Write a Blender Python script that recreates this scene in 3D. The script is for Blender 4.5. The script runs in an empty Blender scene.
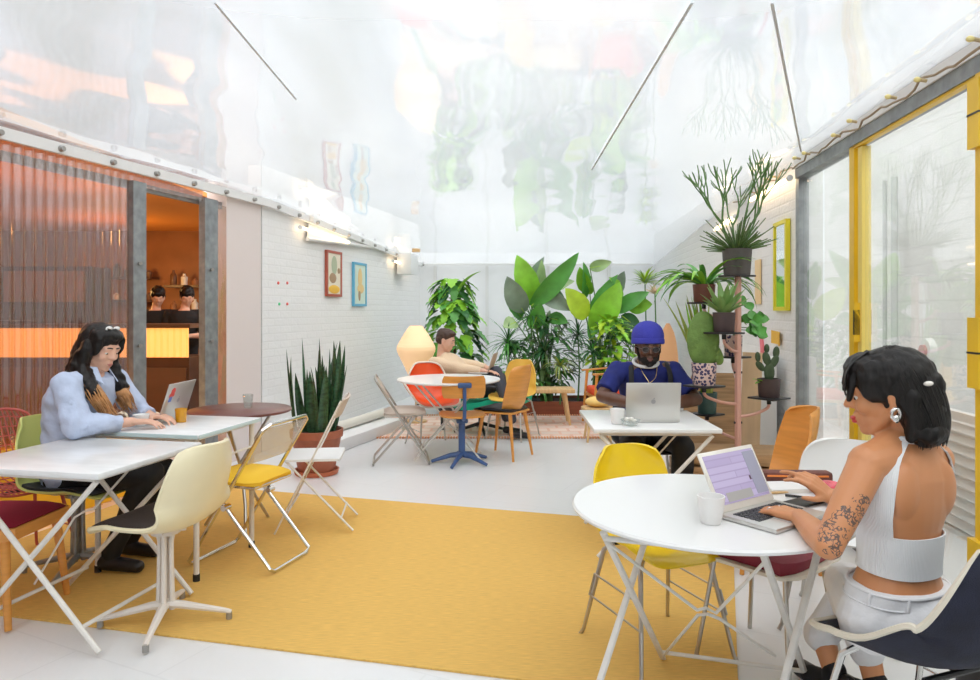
import bpy, bmesh, math, random
from mathutils import Vector, Matrix, Euler
from math import sin, cos, pi, radians, atan2
rnd = random.Random(7)
SC = bpy.context.scene
COL = SC.collection
# ---------------------------------------------------------------- camera, sky, sun, exposure
H = 1.36
FP = 700.0
cam = bpy.data.cameras.new('camera')
cam.lens = 36 * FP / 980
cam.sensor_width = 36
cam.shift_y = -30 / 980
cam.clip_start = 0.05
co = bpy.data.objects.new('camera', cam)
COL.objects.link(co)
co.location = (0, 0, H)
co.rotation_euler = (pi / 2, 0, 0)
SC.camera = co
SC.view_settings.view_transform = 'Standard'
SC.view_settings.look = 'None'
SC.view_settings.gamma = 1
SC.view_settings.exposure = 0.6
SC.view_settings.use_curve_mapping = False

w = bpy.data.worlds.new('sky')
SC.world = w
w.use_nodes = True
nt = w.node_tree
nt.nodes.clear()
tc = nt.nodes.new('ShaderNodeTexCoord')
sx = nt.nodes.new('ShaderNodeSeparateXYZ')
cr = nt.nodes.new('ShaderNodeValToRGB')
cr.color_ramp.elements[0].position = 0.0
cr.color_ramp.elements[0].color = (.42, .41, .40, 1)
cr.color_ramp.elements[1].position = 1.0
cr.color_ramp.elements[1].color = (.29, .315, .345, 1)
e = cr.color_ramp.elements.new(.5); e.color = (.72, .74, .76, 1)
mr = nt.nodes.new('ShaderNodeMapRange')
mr.inputs[1].default_value = -1
mr.inputs[2].default_value = 1
nz = nt.nodes.new('ShaderNodeTexNoise'); nz.inputs['Scale'].default_value = 4.5; nz.inputs['Detail'].default_value = 8; nz.inputs['Distortion'].default_value = .6
mz = nt.nodes.new('ShaderNodeMapRange'); mz.inputs[1].default_value = .35; mz.inputs[2].default_value = .65
mz.inputs[3].default_value = .72; mz.inputs[4].default_value = 1.18
mx = nt.nodes.new('ShaderNodeMix'); mx.data_type = 'RGBA'; mx.blend_type = 'MULTIPLY'; mx.inputs[0].default_value = 1
bg = nt.nodes.new('ShaderNodeBackground')
bg.inputs[1].default_value = 1.5
wo = nt.nodes.new('ShaderNodeOutputWorld')
nt.links.new(tc.outputs['Generated'], sx.inputs[0])
nt.links.new(sx.outputs['Z'], mr.inputs[0])
nt.links.new(mr.outputs[0], cr.inputs[0])
nt.links.new(tc.outputs['Generated'], nz.inputs['Vector'])
nt.links.new(nz.outputs[0], mz.inputs[0])
nt.links.new(cr.outputs[0], mx.inputs[6])
cr2 = nt.nodes.new('ShaderNodeValToRGB'); cr2.color_ramp.elements[0].position = .34; cr2.color_ramp.elements[0].color = (.50, .54, .50, 1)
cr2.color_ramp.elements[1].position = .64; cr2.color_ramp.elements[1].color = (1.3, 1.27, 1.22, 1)
e = cr2.color_ramp.elements.new(.47); e.color = (.90, .92, .95, 1)
nt.links.new(nz.outputs[0], cr2.inputs[0]); nt.links.new(cr2.outputs[0], mx.inputs[7])
nt.links.new(mx.outputs[2], bg.inputs[0])
nt.links.new(bg.outputs[0], wo.inputs[0])

sun = bpy.data.lights.new('sun', 'SUN')
sun.energy = 5.0
sun.angle = radians(110)
sun.color = (1, .985, .96)
so = bpy.data.objects.new('sun', sun)
COL.objects.link(so)
so.rotation_euler = (radians(28), radians(18), 0)

# ---------------------------------------------------------------- coordinates
def V(*a): return Vector(a)
def G(x, y, h=0.0):
    Z = (H - h) * FP / (y - 310.0)
    return V((x - 490) / FP * Z, Z, h)
def P(x, y, Z): return V((x - 490) / FP * Z, Z, H - (y - 310) / FP * Z)

# ---------------------------------------------------------------- materials
MATS = {}
def mat(name, col, rough=.5, metal=0, var=0, scale=8, bump=0, bscale=60, coat=0, spec=.5, trans=0, emit=None, estr=0, stretch=None, sss=0):
    if name in MATS: return MATS[name]
    m = bpy.data.materials.new(name); m.use_nodes = True
    n = m.node_tree; b = n.nodes['Principled BSDF']
    c = tuple(col) + (1,)
    b.inputs['Base Color'].default_value = c
    b.inputs['Roughness'].default_value = rough
    b.inputs['Metallic'].default_value = metal
    b.inputs['Coat Weight'].default_value = coat
    b.inputs['Specular IOR Level'].default_value = spec
    b.inputs['Transmission Weight'].default_value = trans
    if sss:
        b.inputs['Subsurface Weight'].default_value = sss
        b.inputs['Subsurface Radius'].default_value = (.02, .008, .004)
    if emit:
        b.inputs['Emission Color'].default_value = tuple(emit) + (1,)
        b.inputs['Emission Strength'].default_value = estr
    t = n.nodes.new('ShaderNodeTexCoord'); mp = n.nodes.new('ShaderNodeMapping')
    n.links.new(t.outputs['Object'], mp.inputs[0])
    if stretch: mp.inputs['Scale'].default_value = stretch
    if var:
        z = n.nodes.new('ShaderNodeTexNoise'); z.inputs['Scale'].default_value = scale; z.inputs['Detail'].default_value = 4
        n.links.new(mp.outputs[0], z.inputs['Vector'])
        r = n.nodes.new('ShaderNodeMix'); r.data_type = 'RGBA'
        r.inputs[6].default_value = tuple(max(0, x * (1 - var)) for x in col) + (1,)
        r.inputs[7].default_value = tuple(min(1, x * (1 + var)) for x in col) + (1,)
        mm = n.nodes.new('ShaderNodeMapRange'); mm.inputs[1].default_value = .3; mm.inputs[2].default_value = .7
        n.links.new(z.outputs[0], mm.inputs[0]); n.links.new(mm.outputs[0], r.inputs[0])
        n.links.new(r.outputs[2], b.inputs['Base Color'])
    if bump:
        z = n.nodes.new('ShaderNodeTexNoise'); z.inputs['Scale'].default_value = bscale; z.inputs['Detail'].default_value = 3
        n.links.new(mp.outputs[0], z.inputs['Vector'])
        u = n.nodes.new('ShaderNodeBump'); u.inputs['Strength'].default_value = bump; u.inputs['Distance'].default_value = .01
        n.links.new(z.outputs[0], u.inputs['Height']); n.links.new(u.outputs[0], b.inputs['Normal'])
    MATS[name] = m
    return m

def clear_mat(name, tint=(1, 1, 1), gloss=.1, rough=.05, milk=0.0, bump=0, bscale=2, milkcol=(.9, .9, .9), fres=.9, bstretch=None):
    """clear plastic or glass sheet: see-through, with fresnel gloss and optionally some milky scatter"""
    m = bpy.data.materials.new(name); m.use_nodes = True
    n = m.node_tree; n.nodes.clear(); L = n.links.new
    o = n.nodes.new('ShaderNodeOutputMaterial')
    tr = n.nodes.new('ShaderNodeBsdfTransparent'); tr.inputs[0].default_value = tuple(tint) + (1,)
    gl = n.nodes.new('ShaderNodeBsdfGlossy'); gl.inputs['Roughness'].default_value = rough
    base = tr.outputs[0]
    if milk:
        tl = n.nodes.new('ShaderNodeBsdfTranslucent'); tl.inputs[0].default_value = tuple(milkcol) + (1,)
        df = n.nodes.new('ShaderNodeBsdfDiffuse'); df.inputs[0].default_value = tuple(milkcol) + (1,)
        a = n.nodes.new('ShaderNodeMixShader'); a.inputs[0].default_value = .45
        L(tl.outputs[0], a.inputs[1]); L(df.outputs[0], a.inputs[2])
        b = n.nodes.new('ShaderNodeMixShader'); b.inputs[0].default_value = milk
        L(base, b.inputs[1]); L(a.outputs[0], b.inputs[2]); base = b.outputs[0]
    ge = n.nodes.new('ShaderNodeNewGeometry'); dt = n.nodes.new('ShaderNodeVectorMath'); dt.operation = 'DOT_PRODUCT'
    L(ge.outputs['Normal'], dt.inputs[0]); L(ge.outputs['Incoming'], dt.inputs[1])
    ab = n.nodes.new('ShaderNodeMath'); ab.operation = 'ABSOLUTE'; L(dt.outputs['Value'], ab.inputs[0])
    om = n.nodes.new('ShaderNodeMath'); om.operation = 'SUBTRACT'; om.inputs[0].default_value = 1; L(ab.outputs[0], om.inputs[1])
    pw = n.nodes.new('ShaderNodeMath'); pw.operation = 'POWER'; pw.inputs[1].default_value = 5; L(om.outputs[0], pw.inputs[0])
    ad = n.nodes.new('ShaderNodeMath'); ad.operation = 'MULTIPLY_ADD'; ad.use_clamp = True; ad.inputs[1].default_value = fres; ad.inputs[2].default_value = gloss
    L(pw.outputs[0], ad.inputs[0])
    c = n.nodes.new('ShaderNodeMixShader'); L(ad.outputs[0], c.inputs[0]); L(base, c.inputs[1]); L(gl.outputs[0], c.inputs[2])
    if bump:
        t = n.nodes.new('ShaderNodeTexCoord'); mp = n.nodes.new('ShaderNodeMapping'); L(t.outputs['Object'], mp.inputs[0])
        if bstretch: mp.inputs['Scale'].default_value = bstretch
        z = n.nodes.new('ShaderNodeTexNoise'); z.inputs['Scale'].default_value = bscale; z.inputs['Detail'].default_value = 2
        L(mp.outputs[0], z.inputs['Vector'])
        u = n.nodes.new('ShaderNodeBump'); u.inputs['Strength'].default_value = 1; u.inputs['Distance'].default_value = bump
        L(z.outputs[0], u.inputs['Height']); L(u.outputs[0], gl.inputs['Normal'])
    L(c.outputs[0], o.inputs[0])
    MATS[name] = m
    return m

def brick_mat(name, col, mortar, bw, bh, msize=.012, bump=.3, offset=.5, rough=.5, rot=(0, 0, 0), var=.05):
    m = bpy.data.materials.new(name); m.use_nodes = True
    n = m.node_tree; b = n.nodes['Principled BSDF']; L = n.links.new
    t = n.nodes.new('ShaderNodeTexCoord'); mp = n.nodes.new('ShaderNodeMapping'); L(t.outputs['Object'], mp.inputs[0])
    mp.inputs['Rotation'].default_value = rot
    k = n.nodes.new('ShaderNodeTexBrick'); L(mp.outputs[0], k.inputs['Vector'])
    k.inputs['Scale'].default_value = 1; k.inputs['Brick Width'].default_value = bw; k.inputs['Row Height'].default_value = bh
    k.inputs['Mortar Size'].default_value = msize; k.inputs['Mortar Smooth'].default_value = .3; k.offset = offset
    k.inputs['Color1'].default_value = tuple(x * (1 + var) for x in col) + (1,)
    k.inputs['Color2'].default_value = tuple(x * (1 - var) for x in col) + (1,)
    k.inputs['Mortar'].default_value = tuple(mortar) + (1,)
    L(k.outputs['Color'], b.inputs['Base Color'])
    z = n.nodes.new('ShaderNodeTexNoise'); z.inputs['Scale'].default_value = 25
    L(mp.outputs[0], z.inputs['Vector'])
    sb = n.nodes.new('ShaderNodeMath'); sb.operation = 'MULTIPLY_ADD'; sb.inputs[1].default_value = -1
    L(k.outputs['Fac'], sb.inputs[0]); L(z.outputs[0], sb.inputs[2])
    u = n.nodes.new('ShaderNodeBump'); u.inputs['Strength'].default_value = bump; u.inputs['Distance'].default_value = .01
    L(sb.outputs[0], u.inputs['Height']); L(u.outputs[0], b.inputs['Normal'])
    b.inputs['Roughness'].default_value = rough
    MATS[name] = m
    return m

# ---------------------------------------------------------------- mesh kit
def frame(d, up=V(0, 0, 1)):
    d = d.normalized()
    if abs(d.dot(up)) > .99: up = V(0, 1, 0)
    a = up.cross(d).normalized()
    return a, d.cross(a).normalized()
def catmull(pts, n=6, closed=False):
    out = []; N = len(pts)
    for i in range(N if closed else N - 1):
        if closed: p = [pts[(i + k - 1) % N] for k in range(4)]
        else: p = [pts[max(0, i - 1)], pts[i], pts[i + 1], pts[min(N - 1, i + 2)]]
        for k in range(n):
            t = k / n
            out.append(.5 * ((2 * p[1]) + (p[2] - p[0]) * t + (2 * p[0] - 5 * p[1] + 4 * p[2] - p[3]) * t * t + (3 * p[1] - p[0] - 3 * p[2] + p[3]) * t ** 3))
    if not closed: out.append(pts[-1])
    return out

class MB:
    def __init__(s): s.bm = bmesh.new()
    def ring(s, pts): return [s.bm.verts.new(p) for p in pts]
    def skin(s, rings, closed=False, caps=True, closeu=True):
        n = len(rings[0]); R = len(rings)
        for i in range(R if closed else R - 1):
            a, b = rings[i], rings[(i + 1) % R]
            for j in range(n if closeu else n - 1):
                s.bm.faces.new((a[j], a[(j + 1) % n], b[(j + 1) % n], b[j]))
        if caps and not closed and closeu:
            s.bm.faces.new(rings[0][::-1]); s.bm.faces.new(rings[-1])
    def box(s, c, size, rot=None, bev=0):
        c = V(*c); v = []
        R = Matrix.Identity(3) if rot is None else (rot if isinstance(rot, Matrix) else Euler(rot).to_matrix())
        q = bmesh.ops.create_cube(s.bm, size=1)['verts']
        for x in q: x.co = V(x.co.x * size[0], x.co.y * size[1], x.co.z * size[2])
        if bev:
            ed = list({e for x in q for e in x.link_edges})
            g = bmesh.ops.bevel(s.bm, geom=ed, offset=bev, segments=2, affect='EDGES', profile=.5)
            q = list({x for f in g['faces'] for x in f.verts} | {x for x in q if x.is_valid})
        for x in q: x.co = R @ x.co + c
        return s
    def cyl(s, p0, p1, r0, r1=None, n=12):
        p0, p1 = V(*p0), V(*p1); r1 = r0 if r1 is None else r1
        a, b = frame(p1 - p0)
        s.skin([s.ring([p + (a * cos(2 * pi * k / n) + b * sin(2 * pi * k / n)) * r for k in range(n)]) for p, r in ((p0, r0), (p1, r1))])
        return s
    def tube(s, pts, r, n=8, closed=False, sm=0, flat=1.0, up=None):
        pts = [V(*p) for p in pts]
        rl = list(r) if isinstance(r, (list, tuple)) else None
        if sm:
            m0 = len(pts)
            pts = catmull(pts, sm, closed)
            if rl: rl = [rl[min(m0 - 1, int(i / sm))] * (1 - (i % sm) / sm) + rl[min(m0 - 1, int(i / sm) + 1)] * ((i % sm) / sm) for i in range(len(pts))]
        N = len(pts); rings = []; a = None
        for i, p in enumerate(pts):
            if closed: d = pts[(i + 1) % N] - pts[i - 1]
            else: d = pts[min(N - 1, i + 1)] - pts[max(0, i - 1)]
            if d.length < 1e-9: d = V(0, 0, 1)
            d.normalize()
            if a is None: a = frame(d, up or V(0, 0, 1))[0]
            a = (a - d * a.dot(d))
            if a.length < 1e-6: a = frame(d)[0]
            a.normalize(); b = d.cross(a)
            rr = rl[i] if rl else r
            rings.append(s.ring([p + (a * cos(2 * pi * k / n) * rr + b * sin(2 * pi * k / n) * rr * flat) for k in range(n)]))
        s.skin(rings, closed)
        return s
    def lathe(s, prof, c=(0, 0, 0), n=24, M=None, caps=True):
        c = V(*c); rings = []
        for r, z in prof:
            pts = [V(r * cos(2 * pi * k / n), r * sin(2 * pi * k / n), z) for k in range(n)]
            if M is not None: pts = [M @ p for p in pts]
            rings.append(s.ring([p + c for p in pts]))
        s.skin(rings, caps=caps)
        return s
    def ell(s, c, r, R=None, n=14):
        c = V(*c)
        q = bmesh.ops.create_uvsphere(s.bm, u_segments=n, v_segments=max(6, n * 2 // 3), radius=1)['verts']
        for x in q:
            p = V(x.co.x * r[0], x.co.y * r[1], x.co.z * r[2])
            x.co = (R @ p if R is not None else p) + c
        return s
    def prism(s, poly, d, M=None):
        """poly of 3D points extruded by d"""
        poly = [V(*p) for p in poly]; d = V(*d)
        a = s.ring(poly); b = s.ring([p + d for p in poly])
        s.skin([a, b])
        return s
    def grid(s, pts, th=0):
        """pts[i][j]; optional thickness"""
        R = [s.ring(r) for r in pts]
        ni, nj = len(R), len(R[0])
        if not th:
            for i in range(ni - 1):
                for j in range(nj - 1): s.bm.faces.new((R[i][j], R[i + 1][j], R[i + 1][j + 1], R[i][j + 1]))
            return s
        Q = []
        for i in range(ni):
            row = []
            for j in range(nj):
                du = pts[min(ni - 1, i + 1)][j] - pts[max(0, i - 1)][j]; dv = pts[i][min(nj - 1, j + 1)] - pts[i][max(0, j - 1)]
                nn = du.cross(dv); nn = nn.normalized() if nn.length > 1e-9 else V(0, 0, 1)
                row.append(pts[i][j] + nn * th)
            Q.append(s.ring(row))
        for i in range(ni - 1):
            for j in range(nj - 1):
                s.bm.faces.new((R[i][j], R[i][j + 1], R[i + 1][j + 1], R[i + 1][j]))
                s.bm.faces.new((Q[i][j], Q[i + 1][j], Q[i + 1][j + 1], Q[i][j + 1]))
        bd = [(i, 0) for i in range(ni)] + [(ni - 1, j) for j in range(1, nj)] + [(i, nj - 1) for i in range(ni - 2, -1, -1)] + [(0, j) for j in range(nj - 2, 0, -1)]
        for k in range(len(bd)):
            a, b = bd[k], bd[(k + 1) % len(bd)]
            s.bm.faces.new((R[a[0]][a[1]], R[b[0]][b[1]], Q[b[0]][b[1]], Q[a[0]][a[1]]))
        return s
    def build(s, name, m, parent=None, off=None, smooth=True, angle=40):
        bmesh.ops.recalc_face_normals(s.bm, faces=s.bm.faces)
        if off is not None: bmesh.ops.translate(s.bm, vec=-V(*off), verts=s.bm.verts)
        me = bpy.data.meshes.new(name); s.bm.to_mesh(me); s.bm.free()
        if isinstance(m, str): m = MATS[m]
        me.materials.append(m)
        o = bpy.data.objects.new(name, me); COL.objects.link(o)
        if parent is not None: o.parent = parent
        if smooth:
            me.polygons.foreach_set('use_smooth', [True] * len(me.polygons))
            if angle < 180: me.set_sharp_from_angle(angle=radians(angle))
        return o

def thing(name, label, cat, loc=(0, 0, 0), yaw=0, group=None):
    o = bpy.data.objects.new(name, None); COL.objects.link(o)
    o.empty_display_size = .1
    o.location = V(*loc); o.rotation_euler = (0, 0, yaw)
    o['label'] = label; o['category'] = cat
    if group: o['group'] = group
    return o
def tag(o, label, cat, group=None, kind=None):
    o['label'] = label; o['category'] = cat
    if group: o['group'] = group
    if kind: o['kind'] = kind
    return o
def struct(o):
    o['kind'] = 'structure'; return o
def copy_tree(o, parent=None):
    c = o.copy(); COL.objects.link(c)
    if parent is not None: c.parent = parent
    for ch in list(o.children): copy_tree(ch, c)
    return c
def place(o, loc, yaw=0, label=None, cat=None, group=None):
    o.location = V(*loc); o.rotation_euler = (0, 0, yaw)
    if label: o['label'] = label
    if cat: o['category'] = cat
    if group: o['group'] = group
    return o

class Blob:
    """volumes merged into one continuous skin"""
    def __init__(s): s.m = MB()
    def cone(s, p0, p1, r0, r1=None, n=14, flat0=False, flat1=False, sq=1.0, up=None):
        p0, p1 = V(*p0), V(*p1); r1 = r0 if r1 is None else r1
        d = p1 - p0
        if d.length < 1e-6: d = V(0, 0, .001)
        L = d.length; d.normalize(); a, b = frame(d, up or V(0, 0, 1))
        prof = []
        if not flat0:
            for k in range(1, 5):
                t = pi / 2 * k / 5; prof.append((-cos(t) * r0, sin(t) * r0))
        prof.append((0, r0)); prof.append((L, r1))
        if not flat1:
            for k in range(4, 0, -1):
                t = pi / 2 * k / 5; prof.append((L + cos(t) * r1, sin(t) * r1))
        s.m.skin([s.m.ring([p0 + d * h + (a * cos(2 * pi * k / n) + b * sin(2 * pi * k / n) * sq) * r for k in range(n)]) for h, r in prof])
        return s
    def chain(s, pts, rs, **k):
        for i in range(len(pts) - 1): s.cone(pts[i], pts[i + 1], rs[i], rs[i + 1], **k)
        return s
    def ell(s, c, r, R=None): s.m.ell(c, r, R, 20); return s
    def loft(s, secs, n=28, p=2.3):
        rings = []
        for c, a, b in secs:
            pts = []
            for k in range(n):
                t = 2 * pi * k / n; cx, sy = cos(t), sin(t)
                e = 2 / p
                pts.append(c + a * (abs(cx) ** e * (1 if cx >= 0 else -1)) + b * (abs(sy) ** e * (1 if sy >= 0 else -1)))
            rings.append(s.m.ring(pts))
        s.m.skin(rings)
        return s
    def finish(s, name, m, parent=None, off=None, voxel=.006, sm=3, noise=0, nscale=8):
        bmesh.ops.recalc_face_normals(s.m.bm, faces=s.m.bm.faces)
        me = bpy.data.meshes.new(name); s.m.bm.to_mesh(me); s.m.bm.free()
        t = bpy.data.objects.new('tmp', me); COL.objects.link(t)
        md = t.modifiers.new('r', 'REMESH'); md.mode = 'VOXEL'; md.voxel_size = voxel; md.use_smooth_shade = True
        if sm:
            q = t.modifiers.new('s', 'SMOOTH'); q.iterations = sm; q.factor = .5
        dg = bpy.context.evaluated_depsgraph_get(); dg.update()
        ev = t.evaluated_get(dg); me2 = bpy.data.meshes.new_from_object(ev)
        bpy.data.objects.remove(t); bpy.data.meshes.remove(me)
        me2.name = name
        if noise:
            from mathutils import noise as NZ
            for v in me2.vertices:
                v.co += v.normal * noise * NZ.noise(v.co * nscale)
        if off is not None:
            me2.transform(Matrix.Translation(-V(*off)))
        me2.materials.clear(); me2.materials.append(MATS[m] if isinstance(m, str) else m)
        me2.polygons.foreach_set('use_smooth', [True] * len(me2.polygons))
        o = bpy.data.objects.new(name, me2); COL.objects.link(o)
        if parent is not None: o.parent = parent
        return o

# palette
mat('white_paint', (.78, .78, .77), .45)
mat('white_metal', (.76, .73, .68), .35, var=.05, scale=20)
mat('steel', (.30, .32, .33), .45, .6, var=.2, scale=14)
mat('chrome', (.75, .74, .72), .15, 1)
mat('dull_chrome', (.52, .49, .45), .3, .9)
mat('black_metal', (.02, .02, .022), .4)
mat('black_rubber', (.012, .012, .012), .6)
mat('yellow_paint', (.83, .53, .02), .35, var=.06, scale=5)
mat('yellow_shell', (.88, .62, .01), .28, coat=.3)
mat('white_shell', (.80, .80, .79), .3, coat=.2)
mat('cream_shell', (.78, .70, .47), .35, coat=.2, var=.03)
mat('cream_rim', (.76, .70, .58), .5)
mat('navy_fabric', (.012, .014, .032), .75, bump=.3, bscale=300, var=.3, scale=20)
mat('orange_shell', (.86, .10, .015), .35, coat=.2)
mat('brown_pad', (.035, .022, .018), .7, bump=.2, bscale=200)
mat('black_pad', (.02, .02, .024), .55)
mat('beige_pad', (.60, .50, .42), .6)
mat('yellow_pad', (.90, .55, .03), .7, bump=.3, bscale=250)
mat('maroon_pad', (.23, .015, .035), .55, bump=.2, bscale=200)
mat('crimson_felt', (.27, .005, .03), .9, bump=.4, bscale=300)
mat('green_shell', (.60, .64, .20), .4)
mat('orange_wood', (.70, .30, .06), .4, var=.09, scale=5, stretch=(1, 1, 9), coat=.2)
mat('pale_wood', (.70, .46, .22), .45, var=.15, scale=5, stretch=(9, 1, 1))
mat('brown_wood', (.42, .25, .12), .55, var=.3, scale=4, stretch=(1, 1, 12))
mat('dark_wood', (.13, .045, .018), .45, var=.3, scale=4, stretch=(1, 9, 1))
mat('red_wood', (.17, .045, .025), .3, var=.3, scale=7, stretch=(1, 6, 1), coat=.3)
mat('terracotta', (.36, .11, .055), .6, var=.15, scale=10)
mat('pink_metal', (.72, .40, .32), .45)
mat('grey_pot', (.10, .09, .085), .7, var=.2)
mat('teal_pot', (.06, .13, .12), .5, var=.2)
mat('soil', (.03, .02, .014), .95, bump=.8, bscale=80)
mat('blue_metal', (.045, .10, .25), .4)
mat('ceramic', (.86, .85, .83), .25, coat=.3)
mat('silver', (.66, .65, .62), .35, .75)
mat('key_black', (.025, .025, .03), .45)
mat('paper_white', (.82, .80, .74), .7)
# ---------------------------------------------------------------- the setting
AX, AY = -2.87, 4.1          # left wall line
KW = .265
def lwx(y): return AX + KW * (y - AY)
CY = 6.7; DX, DY = -1.15, 11.5
EX, EY = 1.65, 2.0
ca, sa = cos(.1138), sin(.1138)
def rw(v, u=1.65): return V(u * ca + v * sa, -u * sa + v * ca, 0)     # right wall point at depth v
CEIL = 2.43

floor_m = brick_mat('painted_floor', (.74, .745, .75), (.70, .705, .71), .9, .45, .005, .12, rough=.28, rot=(0, 0, .45), var=.012)
m = MB(); m.box((-.5, 5.5, -.05), (12, 16, .1)); struct(m.build('floor', floor_m, smooth=False))

brick_l = brick_mat('white_brick', (.82, .82, .81), (.80, .80, .79), .23, .075, .008, .35, rough=.55, rot=(pi / 2, 0, 0), var=.015)
def wallbox(name, p, q, z0, z1, th, m, side=1):
    p, q = V(p[0], p[1], 0), V(q[0], q[1], 0)
    d = q - p; L = d.length
    b = MB(); b.box((L / 2, side * th / 2, (z0 + z1) / 2), (L, th, z1 - z0))
    o = b.build(name, m, smooth=False)
    o.location = p; o.rotation_euler = (0, 0, atan2(d.y, d.x))
    return o
Cx = lwx(CY)
struct(wallbox('wall_left', (Cx, CY), (DX, DY), 0, 2.75, .15, brick_l, 1))
# pinkish return of the column beside the doorway
mat('pale_plaster', (.74, .66, .63), .6)
mat('white_plaster', (.80, .80, .79), .6)
CPX = lambda px: (lambda k: (AX - KW * AY) / (k - KW))((px - 490) / FP)   # depth of the left wall line at a pixel column
y228, y262 = CPX(228), CPX(262)
b = MB(); p0, p1 = V(lwx(y228), y228, 0), V(Cx, CY, 0)
b.box(((p0.x + p1.x) / 2 - .1, (p0.y + p1.y) / 2, 1.25), (.2, (p1 - p0).length, 2.5), rot=(0, 0, -math.atan(KW)))
struct(b.build('wall_left_column', 'pale_plaster', smooth=False))
# back wall with white panel posts
b = MB(); bw0, bw1 = V(DX, DY, 0), rw(11.6, 1.42)
struct(wallbox('wall_back', (DX - .1, DY), (bw1.x + .5, DY), 0, 2.3, .12, mat('back_panel', (.88, .89, .90), .4, var=.03, scale=2, emit=None), 1))
for i, x in enumerate([-.9, -.05, .95, 1.95]):
    b = MB(); b.box((x, DY - .02, 1.05), (.05, .04, 2.1)); struct(b.build('trim_%d' % (i + 1), 'white_paint', smooth=False))
# right wall, brick, from the glass to the back
r0, r1 = rw(5.24), V(2.71, 11.55, 0)
struct(wallbox('wall_right', r0, r1, 0, 2.6, .15, brick_l, -1))

# ceiling of clear plastic sheets
ceil_m = clear_mat('clear_plastic_roof', (.93, .95, .97), .21, .07, milk=.33, bump=.06, bscale=.9, milkcol=(.92, .93, .94), fres=.55, bstretch=(1.0, .55, 1))
def cz(y): return CEIL if y < 6.7 else CEIL - (y - 6.7) / 4.9 * .33
b = MB(); pts = []
for i in range(30):
    y = -1.6 + i * (11.9 + 1.6) / 29
    xl = -4.0 if y < .6 else (lwx(y) - .12 if y < CY else Cx + (DX - Cx) * (y - CY) / (DY - CY) - .12)
    xr = (1.65 + y * sa) / ca + .1
    pts.append([V(xl + (xr - xl) * k / 16, y, cz(y) + .006 * sin(i * 1.7 + k)) for k in range(17)])
b.grid(pts, .004); struct(b.build('ceiling', ceil_m, angle=180))
b = MB(); b.box((-.6, -1.66, 1.3), (7, .1, 2.6)); struct(b.build('wall_front_added', 'white_plaster', smooth=False))  # unseen wall added behind the camera to dim the daylight at the front
b = MB(); b.box((-3.3, .1, 1.3), (.1, 3.4, 2.6), rot=(0, 0, -.1)); struct(b.build('wall_left_front_added', 'white_plaster', smooth=False))  # unseen wall added to keep sky light out of the left front gap
# lapped seams of the sheets and the rafters that carry them
mat('seam', (.58, .59, .60), .4)
for i, (p, q) in enumerate([((215, 0), (296, 97)), ((692, 0), (592, 168)), ((772, 0), (801, 150))]):
    def onc(px, py):
        Z = (CEIL - H) * FP / (310 - py); return V((px - 490) / FP * Z, Z, CEIL - .012)
    b = MB(); b.tube([onc(*p), onc(*q)], .006 if i else .005, n=6, flat=.5)
    struct(b.build('trim_%d' % (10 + i), 'seam'))

# rails where the sheets are clamped, with clips
def rail(name, pts, th, mname):
    b = MB()
    for i in range(len(pts) - 1):
        p, q = pts[i], pts[i + 1]; d = q - p
        b.box((p + q) / 2, (d.length, .03, th), rot=d.to_track_quat('X', 'Z').to_matrix())
    return struct(b.build(name, mname, smooth=False))
lr = [V(lwx(y) + .05, y, CEIL - .045) for y in (1.5, 4.1, 6.7)] + [V(DX + .05, DY - .1, 2.10)]
rail('trim_20', lr, .07, 'white_paint')
rail('trim_21', [V(DX, DY - .12, 2.10), V(2.62, DY - .12, 2.10)], .035, 'white_paint')
mat('clip', (.35, .34, .32), .4, .5)
def along(pts, s):
    for i in range(len(pts) - 1):
        L = (pts[i + 1] - pts[i]).length
        if s <= L: return pts[i].lerp(pts[i + 1], s / L)
        s -= L
    return None
s = 2.2; proto = None
while s < 10.4:
    p = along(lr, s); s += .42
    if proto is None:
        proto = MB().cyl((-.012, 0, 0), (.02, 0, 0), .022, .016).build('rail_clamp', 'clip')
    else:
        c = proto.copy(); COL.objects.link(c); proto = c
    place(proto, p + V(.02, -.01, -.005), -.26, 'round grey clamp screwed to the white rail above the left wall', 'clamp', 'clamps on the left rail')

# ---- glazed right side: steel header, grey and yellow frames, panes
yw = atan2(ca, sa)  # direction along the wall
def rbox(v0, v1, z0, z1, th, du=0):
    """box on the right wall between depths v0, v1"""
    p, q = rw(v0, 1.65 + du), rw(v1, 1.65 + du)
    b = MB(); c = (p + q) / 2
    b.box((c.x, c.y, (z0 + z1) / 2), ((q - p).length, th, z1 - z0), rot=(0, 0, yw))
    return b
struct(rbox(-1.6, 5.24, 2.30, 2.37, .09).build('trim_30', 'steel', smooth=False))
struct(rbox(-1.6, 5.24, 2.37, 2.44, .05, -.03).build('trim_31', 'white_paint', smooth=False))
def vof(px):   # depth along wall for a pixel column
    k = (px - 490) / FP; Z = 1.65 / (k * ca - sa); X = k * Z
    return X * sa + Z * ca
glass_m = clear_mat('window_glass', (.93, .94, .93), .12, .02, milk=.06, fres=.7)
va, vb, vc = vof(803), vof(858), vof(991)
for n_, (v0, v1) in enumerate(((va - .02, va + .05),)):
    struct(rbox(v0, v1, 0, 2.30, .07).build('trim_32', 'steel', smooth=False))
w1 = struct(rbox(vb, va, .0, 2.30, .012).build('window_1', glass_m, smooth=False))
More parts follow.
